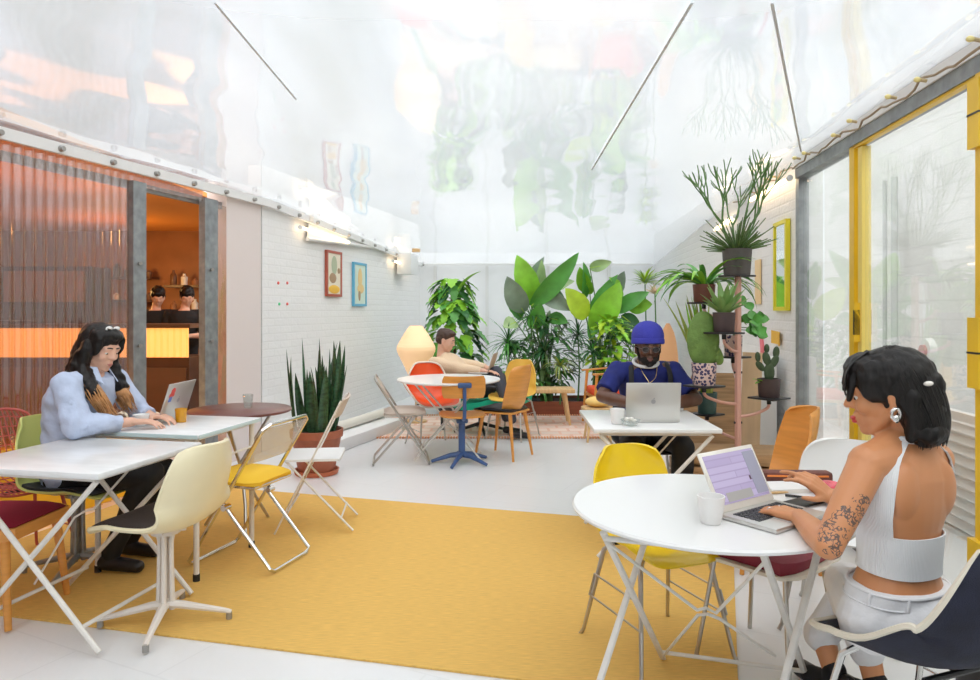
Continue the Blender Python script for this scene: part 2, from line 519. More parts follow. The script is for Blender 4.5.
# big yellow glazed doors
d1 = struct(rbox(vb - .035, vb + .035, 0, 2.30, .07).build('door_1', 'yellow_paint', smooth=False))
for a_, z0, z1 in ((vb - .075, 0, 2.28),):
    o = rbox(a_ - .04, a_ + .012, z0, z1, .05, -.0).build('door_stile', mat('pale_yellow_paint', (.85, .66, .16), .4), smooth=False); o.parent = d1
o = rbox(vb - .09, vb - .06, 1.18, 1.4, .09, -.01).build('latch_plate', 'yellow_paint', smooth=False); o.parent = d1
o = rbox(vb - .09, vb - .078, 1.22, 1.36, .095, -.01).build('latch_slot', 'black_metal', smooth=False); o.parent = d1
w2 = struct(rbox(-1.6, vb - .1, .0, 2.27, .012).build('window_2', glass_m, smooth=False))
d2 = struct(rbox(vc - .03, vc + .025, 0, 2.30, .05, -.02).build('door_2', 'yellow_paint', smooth=False))
for z0, z1 in ((2.0, 2.27), (1.05, 1.33), (.05, .45)):
    o = rbox(vc - .045, vc + .035, z0, z1, .08, -.03).build('hinge', 'yellow_paint', smooth=False); o.parent = d2
    o = rbox(vc - .045, vc + .037, (z0 + z1) / 2 - .004, (z0 + z1) / 2 + .004, .084, -.03).build('hinge_gap', 'black_metal', smooth=False); o.parent = d2
struct(rbox(-1.5, vb, 2.285, 2.30, .03, -.02).build('trim_33', 'yellow_paint', smooth=False))
struct(rbox(-1.6, 5.24, 0.0, .05, .10).build('baseboard_right', 'steel', smooth=False))

# ---- yard beyond the glass: ground, white wall, louvred shutters
yard_m = brick_mat('yard_brick', (.80, .785, .76), (.73, .715, .69), .5, .16, .008, .25, rough=.6, rot=(pi / 2, 0, 0), var=.02)
struct(wallbox('wall_yard', rw(-1.5, 3.1), rw(9.0, 3.1), 0, 3.1, .15, yard_m, -1))
mat('shutter_white', (.74, .73, .71), .5)
sh = thing('louvred_shutter', 'white louvred wooden shutter on the yard wall behind the seated woman in white', 'shutter', rw(4.35, 2.35), yw)
b = MB()
for k in range(10): b.box((0, 0, .06 + k * .064), (1.5, .05, .055), rot=(radians(38), 0, 0))
b.build('slats', 'shutter_white', sh, smooth=False)
b = MB(); b.box((-.78, 0, .36), (.07, .06, .72)); b.box((.78, 0, .36), (.07, .06, .72)); b.box((0, 0, .72), (1.62, .06, .05)); b.box((0, 0, .015), (1.6, .06, .03))
b.build('frame', 'shutter_white', sh, smooth=False)
b = MB()
pv = rw(6.9, 3.0)
b.cyl(pv, pv + V(0, 0, 2.6), .03); pv2 = rw(7.1, 3.0); b.cyl(pv2, pv2 + V(0, 0, 2.6), .02)
tag(b.build('drain_pipe', mat('pipe_grey', (.55, .56, .55), .5)), 'pair of pale pipes running up the yard wall behind the yellow door post', 'pipe')
pm = rw(6.2, 2.98) + V(0, 0, 1.02)
al = thing('alarm_bell', 'round white and pink alarm bell on the yard wall behind the glass', 'alarm bell', pm, yw)
MB().cyl((0, 0, 0), (0, .05, 0), .11, .10, n=24).build('plate', 'white_paint', al); MB().cyl((0, .0, 0), (0, .075, 0), .055, .05, n=20).build('dome', mat('dusty_pink', (.5, .25, .25), .4), al)
# two bars and a bare branch above the yard
b = MB()
b.cyl(rw(2.2, 2.3) + V(0, 0, 2.45), rw(3.6, 3.05) + V(0, 0, 2.05), .018); b.cyl(rw(2.0, 2.4) + V(0, 0, 2.52), rw(3.3, 3.05) + V(0, 0, 2.2), .014)
tag(b.build('wall_strut', mat('strut_brown', (.25, .21, .2), .6)), 'dark slanting struts under the eave beyond the glass doors', 'strut')

# ---- wall lights
lampm = mat('tube_glow', (1, .9, .75), .5, emit=(1, .72, .42), estr=3.6)
def tube_light(p, q, label):
    t = thing('tube_light', label, 'lamp', (p + q) / 2, 0, 'warm tube lights under the rails')
    b = MB(); c = (p + q) / 2; b.cyl(p - c, q - c, .016, n=10); b.build('tube', lampm, t)
    d = (q - p).normalized(); MB().cyl(p - c - d * .03, p - c, .022).build('end_cap', 'white_paint', t); MB().cyl(q - c, q - c + d * .03, .022).build('end_cap', 'white_paint', t)
z_ = 2.31
tube_light(rw(5.27, 1.57) + V(0, 0, z_), rw(6.25, 1.55) + V(0, 0, z_), 'warm glowing tube light on the right wall above the yellow-framed mirror')
tube_light(rw(6.9, 1.56) + V(0, 0, 2.25), rw(7.7, 1.54) + V(0, 0, 2.22), 'warm glowing tube light on the right wall behind the pencil cactus')
tube_light(V(-1.97, 7.3, 2.22), V(-1.72, 8.5, 2.18), 'warm glowing tube light under the left rail above the white bracket')
tube_light(V(-1.38, 10.0, 2.06), V(-1.17, 11.0, 2.02), 'warm glowing tube light at the far end of the left rail')
# cable and festoon bulbs over the glass
b = MB(); pts = []
for k in range(60):
    v = 1.6 + k * .09
    pts.append(rw(v, 1.56 + .012 * sin(k * 1.9)) + V(0, 0, 2.37 + .015 * sin(k * 1.1) + .008 * sin(k * 2.7)))
b.tube(pts, .006, n=5)
cb = tag(b.build('festoon_cable', mat('old_cable', (.35, .27, .18), .6)), 'tangled old cable running along the rail above the glass doors', 'cable')
bulbs = []
for k in range(10):
    v = 2.5 + k * .36
    p = rw(v + .1 * sin(k * 3.3), 1.545) + V(0, 0, 2.37 + .012 * sin(k * 2.1))
    if k == 0:
        t = thing('festoon_bulb', '', 'bulb', p); MB().cyl((0, 0, 0), (-.028, 0, .005), .008).build('socket', mat('socket_tan', (.5, .38, .2), .5), t)
        MB().ell((-.04, 0, .006), (.016, .012, .012)).build('globe', mat('bulb_yellow', (.85, .72, .3), .25), t); t0 = t
    else:
        t = copy_tree(t0); t.location = p
    t['label'] = 'small festoon bulb hanging on the cable above the glass doors'; t['group'] = 'festoon bulbs over the glass doors'

# ---- things on the right wall
def on_rw(v, u, z): return rw(v, u) + V(0, 0, z)
v0, v1 = 5.42, 5.80
t = thing('wall_mirror', 'tall narrow mirror in a yellow frame on the right brick wall', 'mirror', on_rw(5.62, 1.62, 1.70), yw)
b = MB(); hw, hh = .15, .33
for sx_ in (-1, 1): b.box((sx_ * hw, 0, 0), (.03, .035, 2 * hh + .03)); b.box((0, 0, sx_ * hh), (2 * hw, .035, .03))
b.build('frame', mat('lime_yellow', (.82, .72, .03), .4), t, smooth=False)
MB().box((0, .002, 0), (2 * hw - .02, .012, 2 * hh - .02)).build('glass', mat('mirror_glass', (.8, .83, .8), .04, 1), t, smooth=False)
b = MB(); b.box((0, 0, 0), (.16, .012, .38)); o = tag(b.build('wall_plaque', mat('pale_orange', (.85, .62, .33), .5), smooth=False), 'narrow pale orange plaque on the right wall just behind the yellow mirror', 'plaque'); place(o, on_rw(6.22, 1.60, 1.60), yw)
b = MB(); b.tube([(0, 0, .24), (.02, -.02, .12), (-.015, -.02, 0), (.02, -.02, -.12), (-.01, 0, -.26)], .018, n=6, sm=4)
o = tag(b.build('wall_ribbon', mat('hot_pink', (.85, .22, .25), .5)), 'wavy hot pink ribbon hanging on the right wall beside the cactus', 'ribbon'); place(o, on_rw(6.1, 1.58, 1.02), yw)
b = MB(); b.grid([[V(-.07 + .14 * i / 4, -.02 * sin(i), -.05 + .1 * j / 4 + .02 * i / 4) for j in range(5)] for i in range(5)], .006)
o = tag(b.build('paper_star', mat('amber_paper', (.85, .5, .08), .6)), 'folded amber paper shape pinned to the right wall above the cactus', 'decoration'); place(o, on_rw(5.7, 1.60, 1.13), yw)
b = MB(); b.box((0, 0, .5), (.5, .14, 1.0), bev=.01)
o = tag(b.build('white_boxing', 'white_plaster'), 'waist-high white boxed-in pipe casing along the right wall', 'casing'); place(o, on_rw(5.8, 1.50, 0), yw)

# ---- things on the left brick wall
ld = V(DX - Cx, DY - CY, 0).normalized(); ln = V(ld.y, -ld.x, 0); lyaw = atan2(ld.y, ld.x)
def lwp(px, off=.02):
    k = (px - 490) / FP   # X = kZ ; on line C + t*ld
    t = (k * CY - Cx) / (ld.x - k * ld.y)
    return V(Cx + ld.x * t, CY + ld.y * t, 0) + ln * off
def at_left(px, py, off=.02):
    p = lwp(px, off); p.z = H - (py - 310) / FP * p.y; return p
def picture(name, x0, x1, y0, y1, fm, label, art):
    a, c = at_left(x0, y0), at_left(x1, y0); b1 = at_left(x0, y1)
    wv = V(c.x - a.x, c.y - a.y, 0).length; hv = a.z - b1.z
    p = (a + c) / 2; p.z = (a.z + b1.z) / 2
    t = thing(name, label, 'picture', p, lyaw)
    b = MB()
    for s_ in (-1, 1): b.box((s_ * wv / 2, 0, 0), (.03, .03, hv + .03)); b.box((0, 0, s_ * hv / 2), (wv, .03, .03))
    b.build('frame', fm, t, smooth=False)
    MB().box((0, .0, 0), (wv, .012, hv)).build('print', art[0], t, smooth=False)
    for (cx, cz_, rx, rz, mm) in art[1]:
        MB().ell((cx * wv, -.008, cz_ * hv), (rx * wv, .004, rz * hv), None, 12).build('painted_shape', mm, t)
mat('print_cream', (.78, .72, .58), .5); mat('print_green', (.42, .48, .33), .5); mat('print_amber', (.85, .5, .05), .5); mat('print_brown', (.38, .25, .14), .5); mat('print_mint', (.62, .74, .64), .5); mat('print_ochre', (.75, .55, .24), .5)
picture('framed_print', 325, 339, 251, 295, mat('frame_red', (.42, .09, .05), .4), 'tall framed print with a dark red frame on the left brick wall', (MATS['print_cream'], [(0, .2, .2, .22, 'print_green'), (-.1, -.1, .25, .12, 'print_brown'), (0, -.36, .4, .1, 'print_amber'), (.33, .08, .1, .07, 'print_brown')]))
picture('framed_print', 352, 364, 263, 305, mat('frame_blue', (.12, .42, .62), .4), 'tall framed print with a light blue frame on the left brick wall', (MATS['print_mint'], [(0, .15, .18, .25, 'print_ochre'), (.05, -.1, .28, .12, 'print_ochre'), (-.05, -.25, .1, .15, 'print_brown')]))
# white bracket frame of a rolled screen, and a boxed speaker
a, c = at_left(303, 239, .05), at_left(394, 250, .05)
t = thing('screen_bracket', 'white roller screen hung flat under the left rail above the pictures', 'screen', a)
b = MB(); b.cyl((0, 0, 0), c - a, .022); b.build('bottom_bar', 'white_paint', t)
a2, c2 = at_left(306, 217, .05), at_left(393, 244, .05)
MB().prism([a2 - a, c2 - a, c - a, V(0, 0, 0)], -ln * .01).build('canvas', 'white_paint', t, smooth=False)
MB().box((a2 - a) + V(0, -.02, 0), (.07, .07, .1)).build('motor_box', 'white_metal', t, smooth=False)
p = at_left(398, 262, .15); b = MB(); b.box((0, 0, 0), (.34, .22, .38), bev=.01)
o = tag(b.build('wall_speaker', 'white_paint'), 'white box speaker mounted high on the left wall near the far corner', 'speaker'); place(o, p, lyaw)
# small coloured push pins
for i, (px, py, c_) in enumerate(((278, 283, 'pin_red'), (287, 283, 'pin_red'), (279, 304, 'pin_green'), (287, 304, 'pin_red'))):
    mat('pin_red', (.8, .15, .12), .4); mat('pin_green', (.1, .6, .25), .4)
    p = at_left(px, py, 0); o = MB().ell((0, 0, 0), (.016, .016, .016)).build('push_pin', c_); place(o, p)
    tag(o, ['red push pin, upper left of four on the white wall beside the column', 'red push pin, upper right of four on the white wall beside the column', 'green push pin in the white wall beside the column', 'red push pin, lower right of four on the white wall beside the column'][i], 'push pin')
# white boards and pipes stacked along the foot of the wall
a, c = G(338, 452), G(402, 428)
b = MB(); d = c - a
b.box((a + c) / 2 + V(-.12, 0, .06), (d.length, .3, .12), rot=(0, 0, atan2(d.y, d.x)), bev=.01)
tag(b.build('stacked_board', 'white_plaster'), 'low stack of white boards lying along the foot of the left wall', 'board')
b = MB(); b.cyl(a + V(-.2, .1, .17), c + V(-.2, .1, .17), .05)
tag(b.build('floor_pipe', mat('cream_pipe', (.75, .72, .64), .5)), 'fat cream pipe lying on the white boards at the foot of the wall', 'pipe')

# ---------------------------------------------------------------- amber room behind the corrugated partition
mat('amber_ceiling', (.70, .28, .05), .6); mat('amber_wall', (.34, .15, .06), .6, var=.2, scale=2); mat('bar_wood', (.09, .04, .02), .4, var=.3, scale=3)
mat('amber_floor', (.30, .13, .04), .4)
b = MB(); b.box((-5.4, 6.2, 2.62), (4.6, 10, .05)); struct(b.build('ceiling_bar', 'amber_ceiling', smooth=False))
b = MB(); b.box((-7.6, 6.2, 1.3), (.1, 10, 2.6)); struct(b.build('wall_bar_left', 'amber_wall', smooth=False))
b = MB(); b.box((-4.9, 11.0, 1.3), (5.6, .1, 2.6)); struct(b.build('wall_bar_back', 'amber_wall', smooth=False))
b = MB(); b.box((-5.2, 1.5, 1.3), (4.6, .1, 2.6)); struct(b.build('wall_bar_front', 'amber_wall', smooth=False))
b = MB(); b.box((-5.2, 6.2, .004), (4.1, 9.6, .006), ); struct(b.build('floor_bar', 'amber_floor', smooth=False))
b = MB(); b.box((-2.9 - .5, 7.9, 1.3), (.1, 2.2, 2.6), rot=(0, 0, -.25)); 
def plight(name, loc, e, sz, col=(1, .62, .25)):
    l = bpy.data.lights.new(name, 'POINT'); l.energy = e; l.color = col; l.shadow_soft_size = sz
    o = bpy.data.objects.new(name, l); COL.objects.link(o); o.location = loc; return o
plight('bar_lamp', (-4.9, 5.6, 1.9), 34, .15, (1, .55, .18)); plight('bar_lamp', (-5.2, 9.4, 1.8), 26, .15, (1, .55, .18)); plight('bar_lamp', (-4.0, 7.0, 2.1), 6, .08, (1, .6, .25))
plight('bar_lamp', (-3.3, 4.3, .45), 14, .1, (1, .55, .12))
glowm = mat('amber_glow', (1, .7, .3), .5, emit=(1, .38, .07), estr=.6)
# counters with fluted glowing fronts
def counter(x0, x1, y, label, z0=.86, z1=1.17):
    t = thing('bar_counter', label, 'counter', ((x0 + x1) / 2, y, 0))
    L = x1 - x0
    MB().box((0, .25, z0 / 2), (L, .5, z0)).build('body', 'bar_wood', t, smooth=False)
    b = MB(); pts = [[V(-L / 2 + L * i / 60, -.02 + .012 * (i % 2), z) for i in range(61)] for z in (z0, z1)]
    b.grid(pts, .006); b.build('glowing_front', glowm, t, smooth=False)
    MB().box((0, .25, z1 + .02), (L + .04, .56, .04)).build('top', 'bar_wood', t, smooth=False)
    for k in range(3): MB().box((-L / 3 + k * L / 3, -.01, .45), (L / 3 - .05, .02, .6)).build('door', mat('bar_door', (.16, .08, .04), .35), t, smooth=False)
counter(-5.2, -3.18, 7.4, 'dark bar counter with a fluted amber glowing front, seen through the doorway')
counter(-3.35, -2.6, 8.5, 'shorter amber-fronted counter behind the right post of the doorway')
counter(-7.2, -5.3, 7.6, 'long amber-fronted counter behind the corrugated sheet', .95, 1.2)
# shelves on the back wall with jars
for k, (x, z) in enumerate([(-5.9, 1.5), (-4.2, 1.72), (-4.2, 1.3), (-5.9, 1.85)]):
    t = MB().box((0, 0, 0), (1.5, .28, .035)).build('wall_shelf', 'bar_wood', smooth=False)
    place(t, (x, 10.75, z)); tag(t, ['lower left', 'upper right', 'lower right', 'upper left'][k] + ' of the four dark shelves on the back wall of the amber room', 'shelf')
    for j in range(9):
        hgt = rnd.uniform(.1, .24)
        o = MB().lathe([(.045, 0), (.05, .01), (.05, hgt * .7), (.02, hgt * .85), (.02, hgt)], n=10).build('bottle', ['bar_door', 'amber_wall', 'grey_pot', 'paper_white'][rnd.randrange(4)])
        place(o, (x - .66 + j * .165, 10.75, z + .018)); tag(o, 'small bottle or jar on the shelves at the back of the amber room', 'bottle', 'bottles in the amber room')
for (x, y, z, c) in ((-5.5, 8.9, 0, 'bar_wood'), (-6.6, 6.9, 0, 'bar_door')):
    t = thing('dark_cabinet', 'tall dark cabinet deep in the amber room' if y > 8 else 'dark shelf unit behind the corrugated sheet', 'cabinet', (x, y, z))
    MB().box((0, 0, .95), (1.1, .5, 1.9)).build('body', c, t, smooth=False)
    for k in range(4): MB().box((0, -.26, .3 + k * .45), (1.0, .02, .38)).build('door', 'amber_wall' if k % 2 else 'bar_wood', t, smooth=False)

# ---- partition: steel posts, corrugated clear sheets, header
pvc = clear_mat('tinted_pvc', (.84, .64, .52), .26, .10, milk=.12, milkcol=(.50, .30, .24), fres=.6, bump=.004, bscale=14, bstretch=(1, 1, .25))
def corr(name, ya, yb, z0, z1, pitch=.076, amp=.014):
    b = MB(); d = V(lwx(yb) - lwx(ya), yb - ya, 0); L = d.length; d.normalize(); nn = V(d.y, -d.x, 0)
    N = max(8, int(L / pitch * 10)); rows = []
    for z in (z0, (z0 + z1) / 2, z1):
        rows.append([V(lwx(ya), ya, z) + d * (L * i / N) + nn * (amp * sin(2 * pi * L * i / N / pitch)) for i in range(N + 1)])
    b.grid(rows); return b.build(name, pvc, angle=60)
y130, y143, y202, y215 = CPX(130), CPX(143), CPX(202), CPX(215)
struct(corr('wall_left_corrugated', 2.3, y130, .02, 2.27))
struct(corr('wall_left_corrugated_header', 2.3, y202, 2.27, 2.39, .076, .009))
struct(corr('window_3', y215 + .02, y228 - .01, .02, 2.27, .3, .003))
def post(ya, yb, n_):
    b = MB(); p, q = V(lwx(ya), ya, 0), V(lwx(yb), yb, 0); c = (p + q) / 2; L = (q - p).length
    b.box((c.x, c.y, 1.15), (L, .06, 2.3), rot=(0, 0, atan2((q - p).y, (q - p).x)))
    o = struct(b.build('trim_%d' % n_, 'steel', smooth=False))
    for z in (.4, 1.1, 1.7):
        k = MB().cyl((c.x + .03, c.y - .02, z), (c.x + .05, c.y - .035, z), .014).build('bolt', 'clip'); k.parent = o
post(y130, y143, 40); post(y202, y215, 41)
b = MB(); p, q = V(lwx(2.0), 2.0, 2.28), V(lwx(y228), y228, 2.28); b.box((p + q) / 2 + V(-.06, 0, 0), ((q - p).length, .03, .06), rot=(0, 0, atan2(q.y - p.y, q.x - p.x)))
struct(b.build('trim_42', 'steel', smooth=False))
b = MB(); p, q = V(lwx(2.3), 2.3, .0), V(lwx(y130), y130, .0)
b.box((p + q) / 2 + V(.035, 0, .29), ((q - p).length, .02, .5), rot=(0, 0, atan2(q.y - p.y, q.x - p.x)))
struct(b.build('baseboard_glow_left', mat('amber_glow_paint', (.85, .45, .02), .35, var=.12, scale=4, stretch=(1, 1, 3)), smooth=False))  # added panel; its amber colour stands in for orange glow low on the sheet

# ---------------------------------------------------------------- rugs
def rug_mat(name, c1, c2, sc=(60, 4, 1)):
    m = mat(name, c1, .9, var=.12, scale=6, bump=.5, bscale=40, stretch=sc); return m
rug_mat('yellow_weave', (.83, .51, .13), None, (3, 40, 1))
b = MB(); q = [V(-2.98, 3.30, 0), V(.85, 2.39, 0), V(1.50, 4.33, 0), V(-2.46, 5.46, 0)]
b.prism([p + V(0, 0, .001) for p in q], (0, 0, .008))
tag(b.build('woven_rug', 'yellow_weave', smooth=False), 'large flat-woven mustard yellow rug across the middle of the white floor', 'rug')
t = thing('patterned_rug', 'pale pink patterned rug with tassels at the far end by the planter', 'rug', (0, 0, 0))
MB().box((.35, 8.2, .005), (3.3, 1.5, .008)).build('pile', brick_mat('pink_weave', (.82, .64, .55), (.80, .50, .38), .22, .2, .018, .1, rough=.9, var=.1), t, smooth=False)
b = MB()
for i in range(110):
    x = -1.28 + i * .03
    for y, s_ in ((7.45, -1), (8.95, 1)): b.box((x, y + s_ * .035, .012), (.016, .07, .014))
b.build('tassels', mat('tassel', (.80, .40, .22), .9), t, smooth=False)['kind'] = 'stuff'
# ================================================================ furniture builders (local: forward +X, left +Y)
def shell_surf(k=1.0, arms=False, th=.012, top=.80, w=1.0, lean=0):
    C = [(-.275, top, .165), (-.262, .70, .20), (-.235, .60, .215), (-.195, .50, .222), (-.12, .437, .226), (0, .425, .23), (.11, .432, .23), (.19, .437, .22), (.235, .418, .20)]
    if lean: C = [(-.35, top, .165), (-.325, .72, .20), (-.285, .63, .218), (-.235, .545, .228), (-.16, .465, .232), (-.04, .42, .236), (.09, .425, .236), (.18, .435, .22), (.235, .425, .18)]
    pts = catmull([V(*c) for c in C], 4)
    n = len(pts); rows = []
    for i in range(n):
        row = []
        for j in range(17):
            u = -1 + j / 8
            s = i / (n - 1)
            s2 = .5 + (s - .5) * (1 - .09 * abs(u) ** 5)
            f = s2 * (n - 1); a = int(min(n - 2, f)); c = pts[a].lerp(pts[a + 1], f - a)
            hw = c.z * w * (1 - .16 * abs(2 * s - 1) ** 7)
            back = max(0, min(1, (c.y - .44) / .12)); seat = max(0, min(1, 1 - (c.x - .1) / .14)) * (1 - back)
            x = c.x + back * .085 * u * u; z = c.y + seat * .045 * u * u
            if lean: z += .085 * math.exp(-((s - .52) / .16) ** 2) * abs(u) ** 3
            if arms:
                q = math.exp(-((s - .5) / .22) ** 2); z += q * .17 * abs(u) ** 3; hw *= 1 + .22 * q
            row.append(V(x, hw * u, z))
        rows.append(row)
    return rows
def shell_parts(t, shell_m, rim_m=None, pad_m=None, arms=False, top=.80, lean=0, w=1.0):
    rows = shell_surf(arms=arms, top=top, w=w, lean=lean)
    b = MB(); b.grid(rows, -.010); o = b.build('shell', shell_m, t, angle=60)
    if rim_m:
        n, m_ = len(rows), len(rows[0])
        bd = [rows[i][0] for i in range(n)] + [rows[n - 1][j] for j in range(1, m_)] + [rows[i][-1] for i in range(n - 2, -1, -1)] + [rows[0][j] for j in range(m_ - 2, 0, -1)]
        MB().tube(bd, .010, n=6, closed=True).build('rim', rim_m, t)
    if pad_m:
        b = MB(); n = len(rows); R = []
        for i in range(int(n * .48), n - 1):
            R.append([rows[i][j].lerp(rows[i][8], .06) + V(0, 0, .012 + .016 * (1 - (abs(j - 8) / 8) ** 4)) for j in range(17)])
        b.grid(R, -.012); b.build('seat_pad', pad_m, t, angle=80)
def h_base(t, m='dull_chrome', sp=.22, hz=.41, splay=.05):
    for sy in (-1, 1):
        for sx_ in (-1, 1):
            MB().tube([(sx_ * .10, sy * .13, hz), (sx_ * .13, sy * .16, hz - .03), (sx_ * (sp - .01), sy * (sp - .01), .03), (sx_ * sp, sy * sp, .006)], [.010, .010, .008, .009], n=8).build('leg', m, t)
        b = MB(); b.tube([(-.165, sy * .185, .27), (.165, sy * .185, .27)], .004); b.tube([(-.185, sy * .198, .18), (-.165, sy * .185, .27)], .004); b.tube([(.185, sy * .198, .18), (.165, sy * .185, .27)], .004); b.tube([(-.185, sy * .198, .18), (.185, sy * .198, .18)], .004)
        b.build('brace', m, t)
    b = MB(); b.tube([(-.10, -.13, hz), (-.10, .13, hz)], .009); b.tube([(.10, -.13, hz), (.10, .13, hz)], .009); b.tube([(-.10, 0, hz), (.10, 0, hz)], .008); b.build('seat_mount', 'black_metal', t)
def star_base(t, m, n=4, R=.27, col=.028, a0=0, hz=.42, fins=True):
    b = MB()
    if fins:
        for k in range(4):
            a = a0 + k * pi / 2; d = V(cos(a), sin(a), 0) * .028
            b.tube([d + V(0, 0, .06), d * .85 + V(0, 0, .25), d + V(0, 0, hz - .03), d * 3 + V(0, 0, hz - .012)], [.013, .011, .012, .012], n=8, sm=3)
    else:
        b.cyl((0, 0, .05), (0, 0, hz - .02), col)
    b.cyl((0, 0, hz - .03), (0, 0, hz), .06); b.build('column', m, t)
    for k in range(n):
        a = a0 + k * 2 * pi / n; d = V(cos(a), sin(a), 0)
        MB().tube([V(0, 0, .085), d * .06 + V(0, 0, .078), d * (R - .02) + V(0, 0, .038), d * R + V(0, 0, .03)], [.022, .020, .012, .012], n=8, flat=.9).build('foot', m, t)
        MB().cyl(d * (R - .008) + V(0, 0, .002), d * (R - .008) + V(0, 0, .03), .013).build('glide', 'clip', t)
def shell_chair(label, loc, yaw, shell_m, rim=None, pad=None, base='h', group=None, **k):
    t = thing('shell_chair', label, 'chair', loc, yaw, group)
    a0 = k.pop('a0', .4); bm = k.pop('bm', None)
    shell_parts(t, shell_m, rim, pad, **k)
    if base == 'h': h_base(t, bm or 'dull_chrome')
    elif base == 'star': star_base(t, bm or 'white_metal', 4, .27, a0=a0)
    return t

def chrome_folding(label, loc, yaw, seat_m, back_m, m='chrome', sc=1.0):
    t = thing('folding_chair', label, 'chair', loc, yaw)
    hw = .205
    b = MB(); b.tube([(.24, -hw, .03), (-.21, -hw, .74), (-.225, -hw + .04, .765), (-.225, hw - .04, .765), (-.21, hw, .74), (.24, hw, .03), (.245, hw - .03, .012), (.245, -hw + .03, .012)], .0105, n=8, closed=True); b.build('back_frame', m, t)
    h2 = hw - .024
    b = MB(); b.tube([(-.235, -h2, .03), (.12, -h2, .425), (.14, -h2 + .03, .435), (.14, h2 - .03, .435), (.12, h2, .425), (-.235, h2, .03), (-.24, h2 - .03, .012), (-.24, -h2 + .03, .012)], .0105, n=8, closed=True); b.build('leg_frame', m, t)
    b = MB(); b.tube([(-.13, -h2 + .02, .43), (.18, -h2 + .02, .44), (.215, -h2 + .06, .44), (.215, h2 - .06, .44), (.18, h2 - .02, .44), (-.13, h2 - .02, .43)], .010, n=8, closed=True); b.build('seat_frame', m, t)
    rows = []
    for i in range(13):
        f = i / 12; x = -.15 + .37 * f
        w_ = .185 * (1 - .25 * abs(2 * f - 1) ** 6)
        rows.append([V(x, w_ * (-1 + j / 6), .458 + .036 * (1 - abs(2 * f - 1) ** 4) * (1 - abs(-1 + j / 6) ** 4)) for j in range(13)])
    MB().grid(rows, -.02).build('seat', seat_m, t, angle=70)
    b = MB(); r_ = []
    for i in range(5):
        z = .56 + .19 * i / 4; x = .24 - .45 * (z - .03) / .71
        r_.append([V(x - .012 * (1 - (j / 4 - 1) ** 2), (hw - .01) * (-1 + j / 4), z) for j in range(9)])
    b.grid(r_, .008); b.build('backrest', back_m, t, angle=80)
    for s in (-1, 1): MB().cyl((.02, s * (hw + .012), .33), (.02, s * (h2 - .012), .33), .016).build('hinge_disc', m, t)
    return t

def bistro_chair(label, loc, yaw, m='white_metal', back_m='beige_pad', seat_m='white_paint'):
    t = thing('folding_chair', label, 'chair', loc, yaw); hw = .19
    for s in (-1, 1):
        MB().tube([(.22, s * hw, .01), (-.17, s * hw, .80)], .011, n=6, flat=.6).build('leg', m, t)
        MB().tube([(-.24, s * (hw - .025), .01), (.17, s * (hw - .025), .45)], .011, n=6, flat=.6).build('leg', m, t)
    MB().tube([(.14, -hw, .145), (.14, hw, .145)], .006).build('stretcher', m, t); MB().tube([(-.17, -hw + .02, .09), (-.17, hw - .02, .09)], .006).build('stretcher', m, t)
    b = MB(); rows = [[V(-.16 + .34 * i / 4, .18 * (-1 + j / 4), .45 - .006 * (1 - (j / 4 - 1) ** 2)) for j in range(9)] for i in range(5)]
    b.grid(rows, -.014); b.build('seat', seat_m, t, angle=60)
    b = MB(); rows = [[V(-.128 - .05 * i / 4 - .02 * (1 - (j / 4 - 1) ** 2), hw * (-1 + j / 4), .70 + .11 * i / 4) for j in range(9)] for i in range(5)]
    b.grid(rows, .010); b.build('backrest', back_m, t, angle=60)
    return t

def x_table(label, loc, yaw, L, W, top_m, h=.72, leg_m='white_metal', rnd_=.02, feet=None, style='x'):
    """table: length L along local X, width W along local Y"""
    t = thing('folding_table', label, 'table', loc, yaw)
    MB().box((0, 0, h - .0125), (L, W, .025), bev=.006).build('tabletop', top_m, t)
    MB().box((0, 0, h - .034), (L - .1, W - .08, .018)).build('top_frame', leg_m, t, smooth=False)
    if style == 'x':
        for sy in (-1, 1):
            y = sy * (W / 2 - .04)
            for sx_ in (-1, 1):
                MB().tube([(sx_ * (L / 2 - .04), y, h - .04), (-sx_ * (L / 2 - .03), y - sy * .02 * (sx_ + 1) / 2, .012)], .0115, n=8).build('leg', leg_m, t)
        for sx_ in (-1, 1):
            f = .86
            x = sx_ * (L / 2 - .04) + (-sx_ * (L - .07)) * f
            MB().tube([(x, -W / 2 + .045, (h - .04) * (1 - f)), (x, W / 2 - .045, (h - .04) * (1 - f))], .009, n=8).build('stretcher', leg_m, t)
        MB().tube([(L / 2 - .12, 0, h - .05), (.05, 0, h * .66), (0, 0, h * .64), (-.05, 0, h * .6), (-L / 2 + .1, 0, .12)], .005, n=6).build('strut', leg_m, t)
    else:
        for sx_ in (-1, 1):
            for sy in (-1, 1):
                p = V(sx_ * (L / 2 - .035), sy * (W / 2 - .035), 0)
                MB().tube([p + V(0, 0, h - .03), p + V(0, 0, .03)], .014, n=10).build('leg', leg_m, t)
                MB().cyl(p, p + V(0, 0, .035), .017).build('leg_foot', 'black_rubber', t)
        for sx_ in (-1, 1): MB().tube([(sx_ * (L / 2 - .035), -W / 2 + .04, h * .78), (sx_ * (L / 2 - .035), W / 2 - .04, h * .78)], .007).build('stretcher', leg_m, t)
    return t

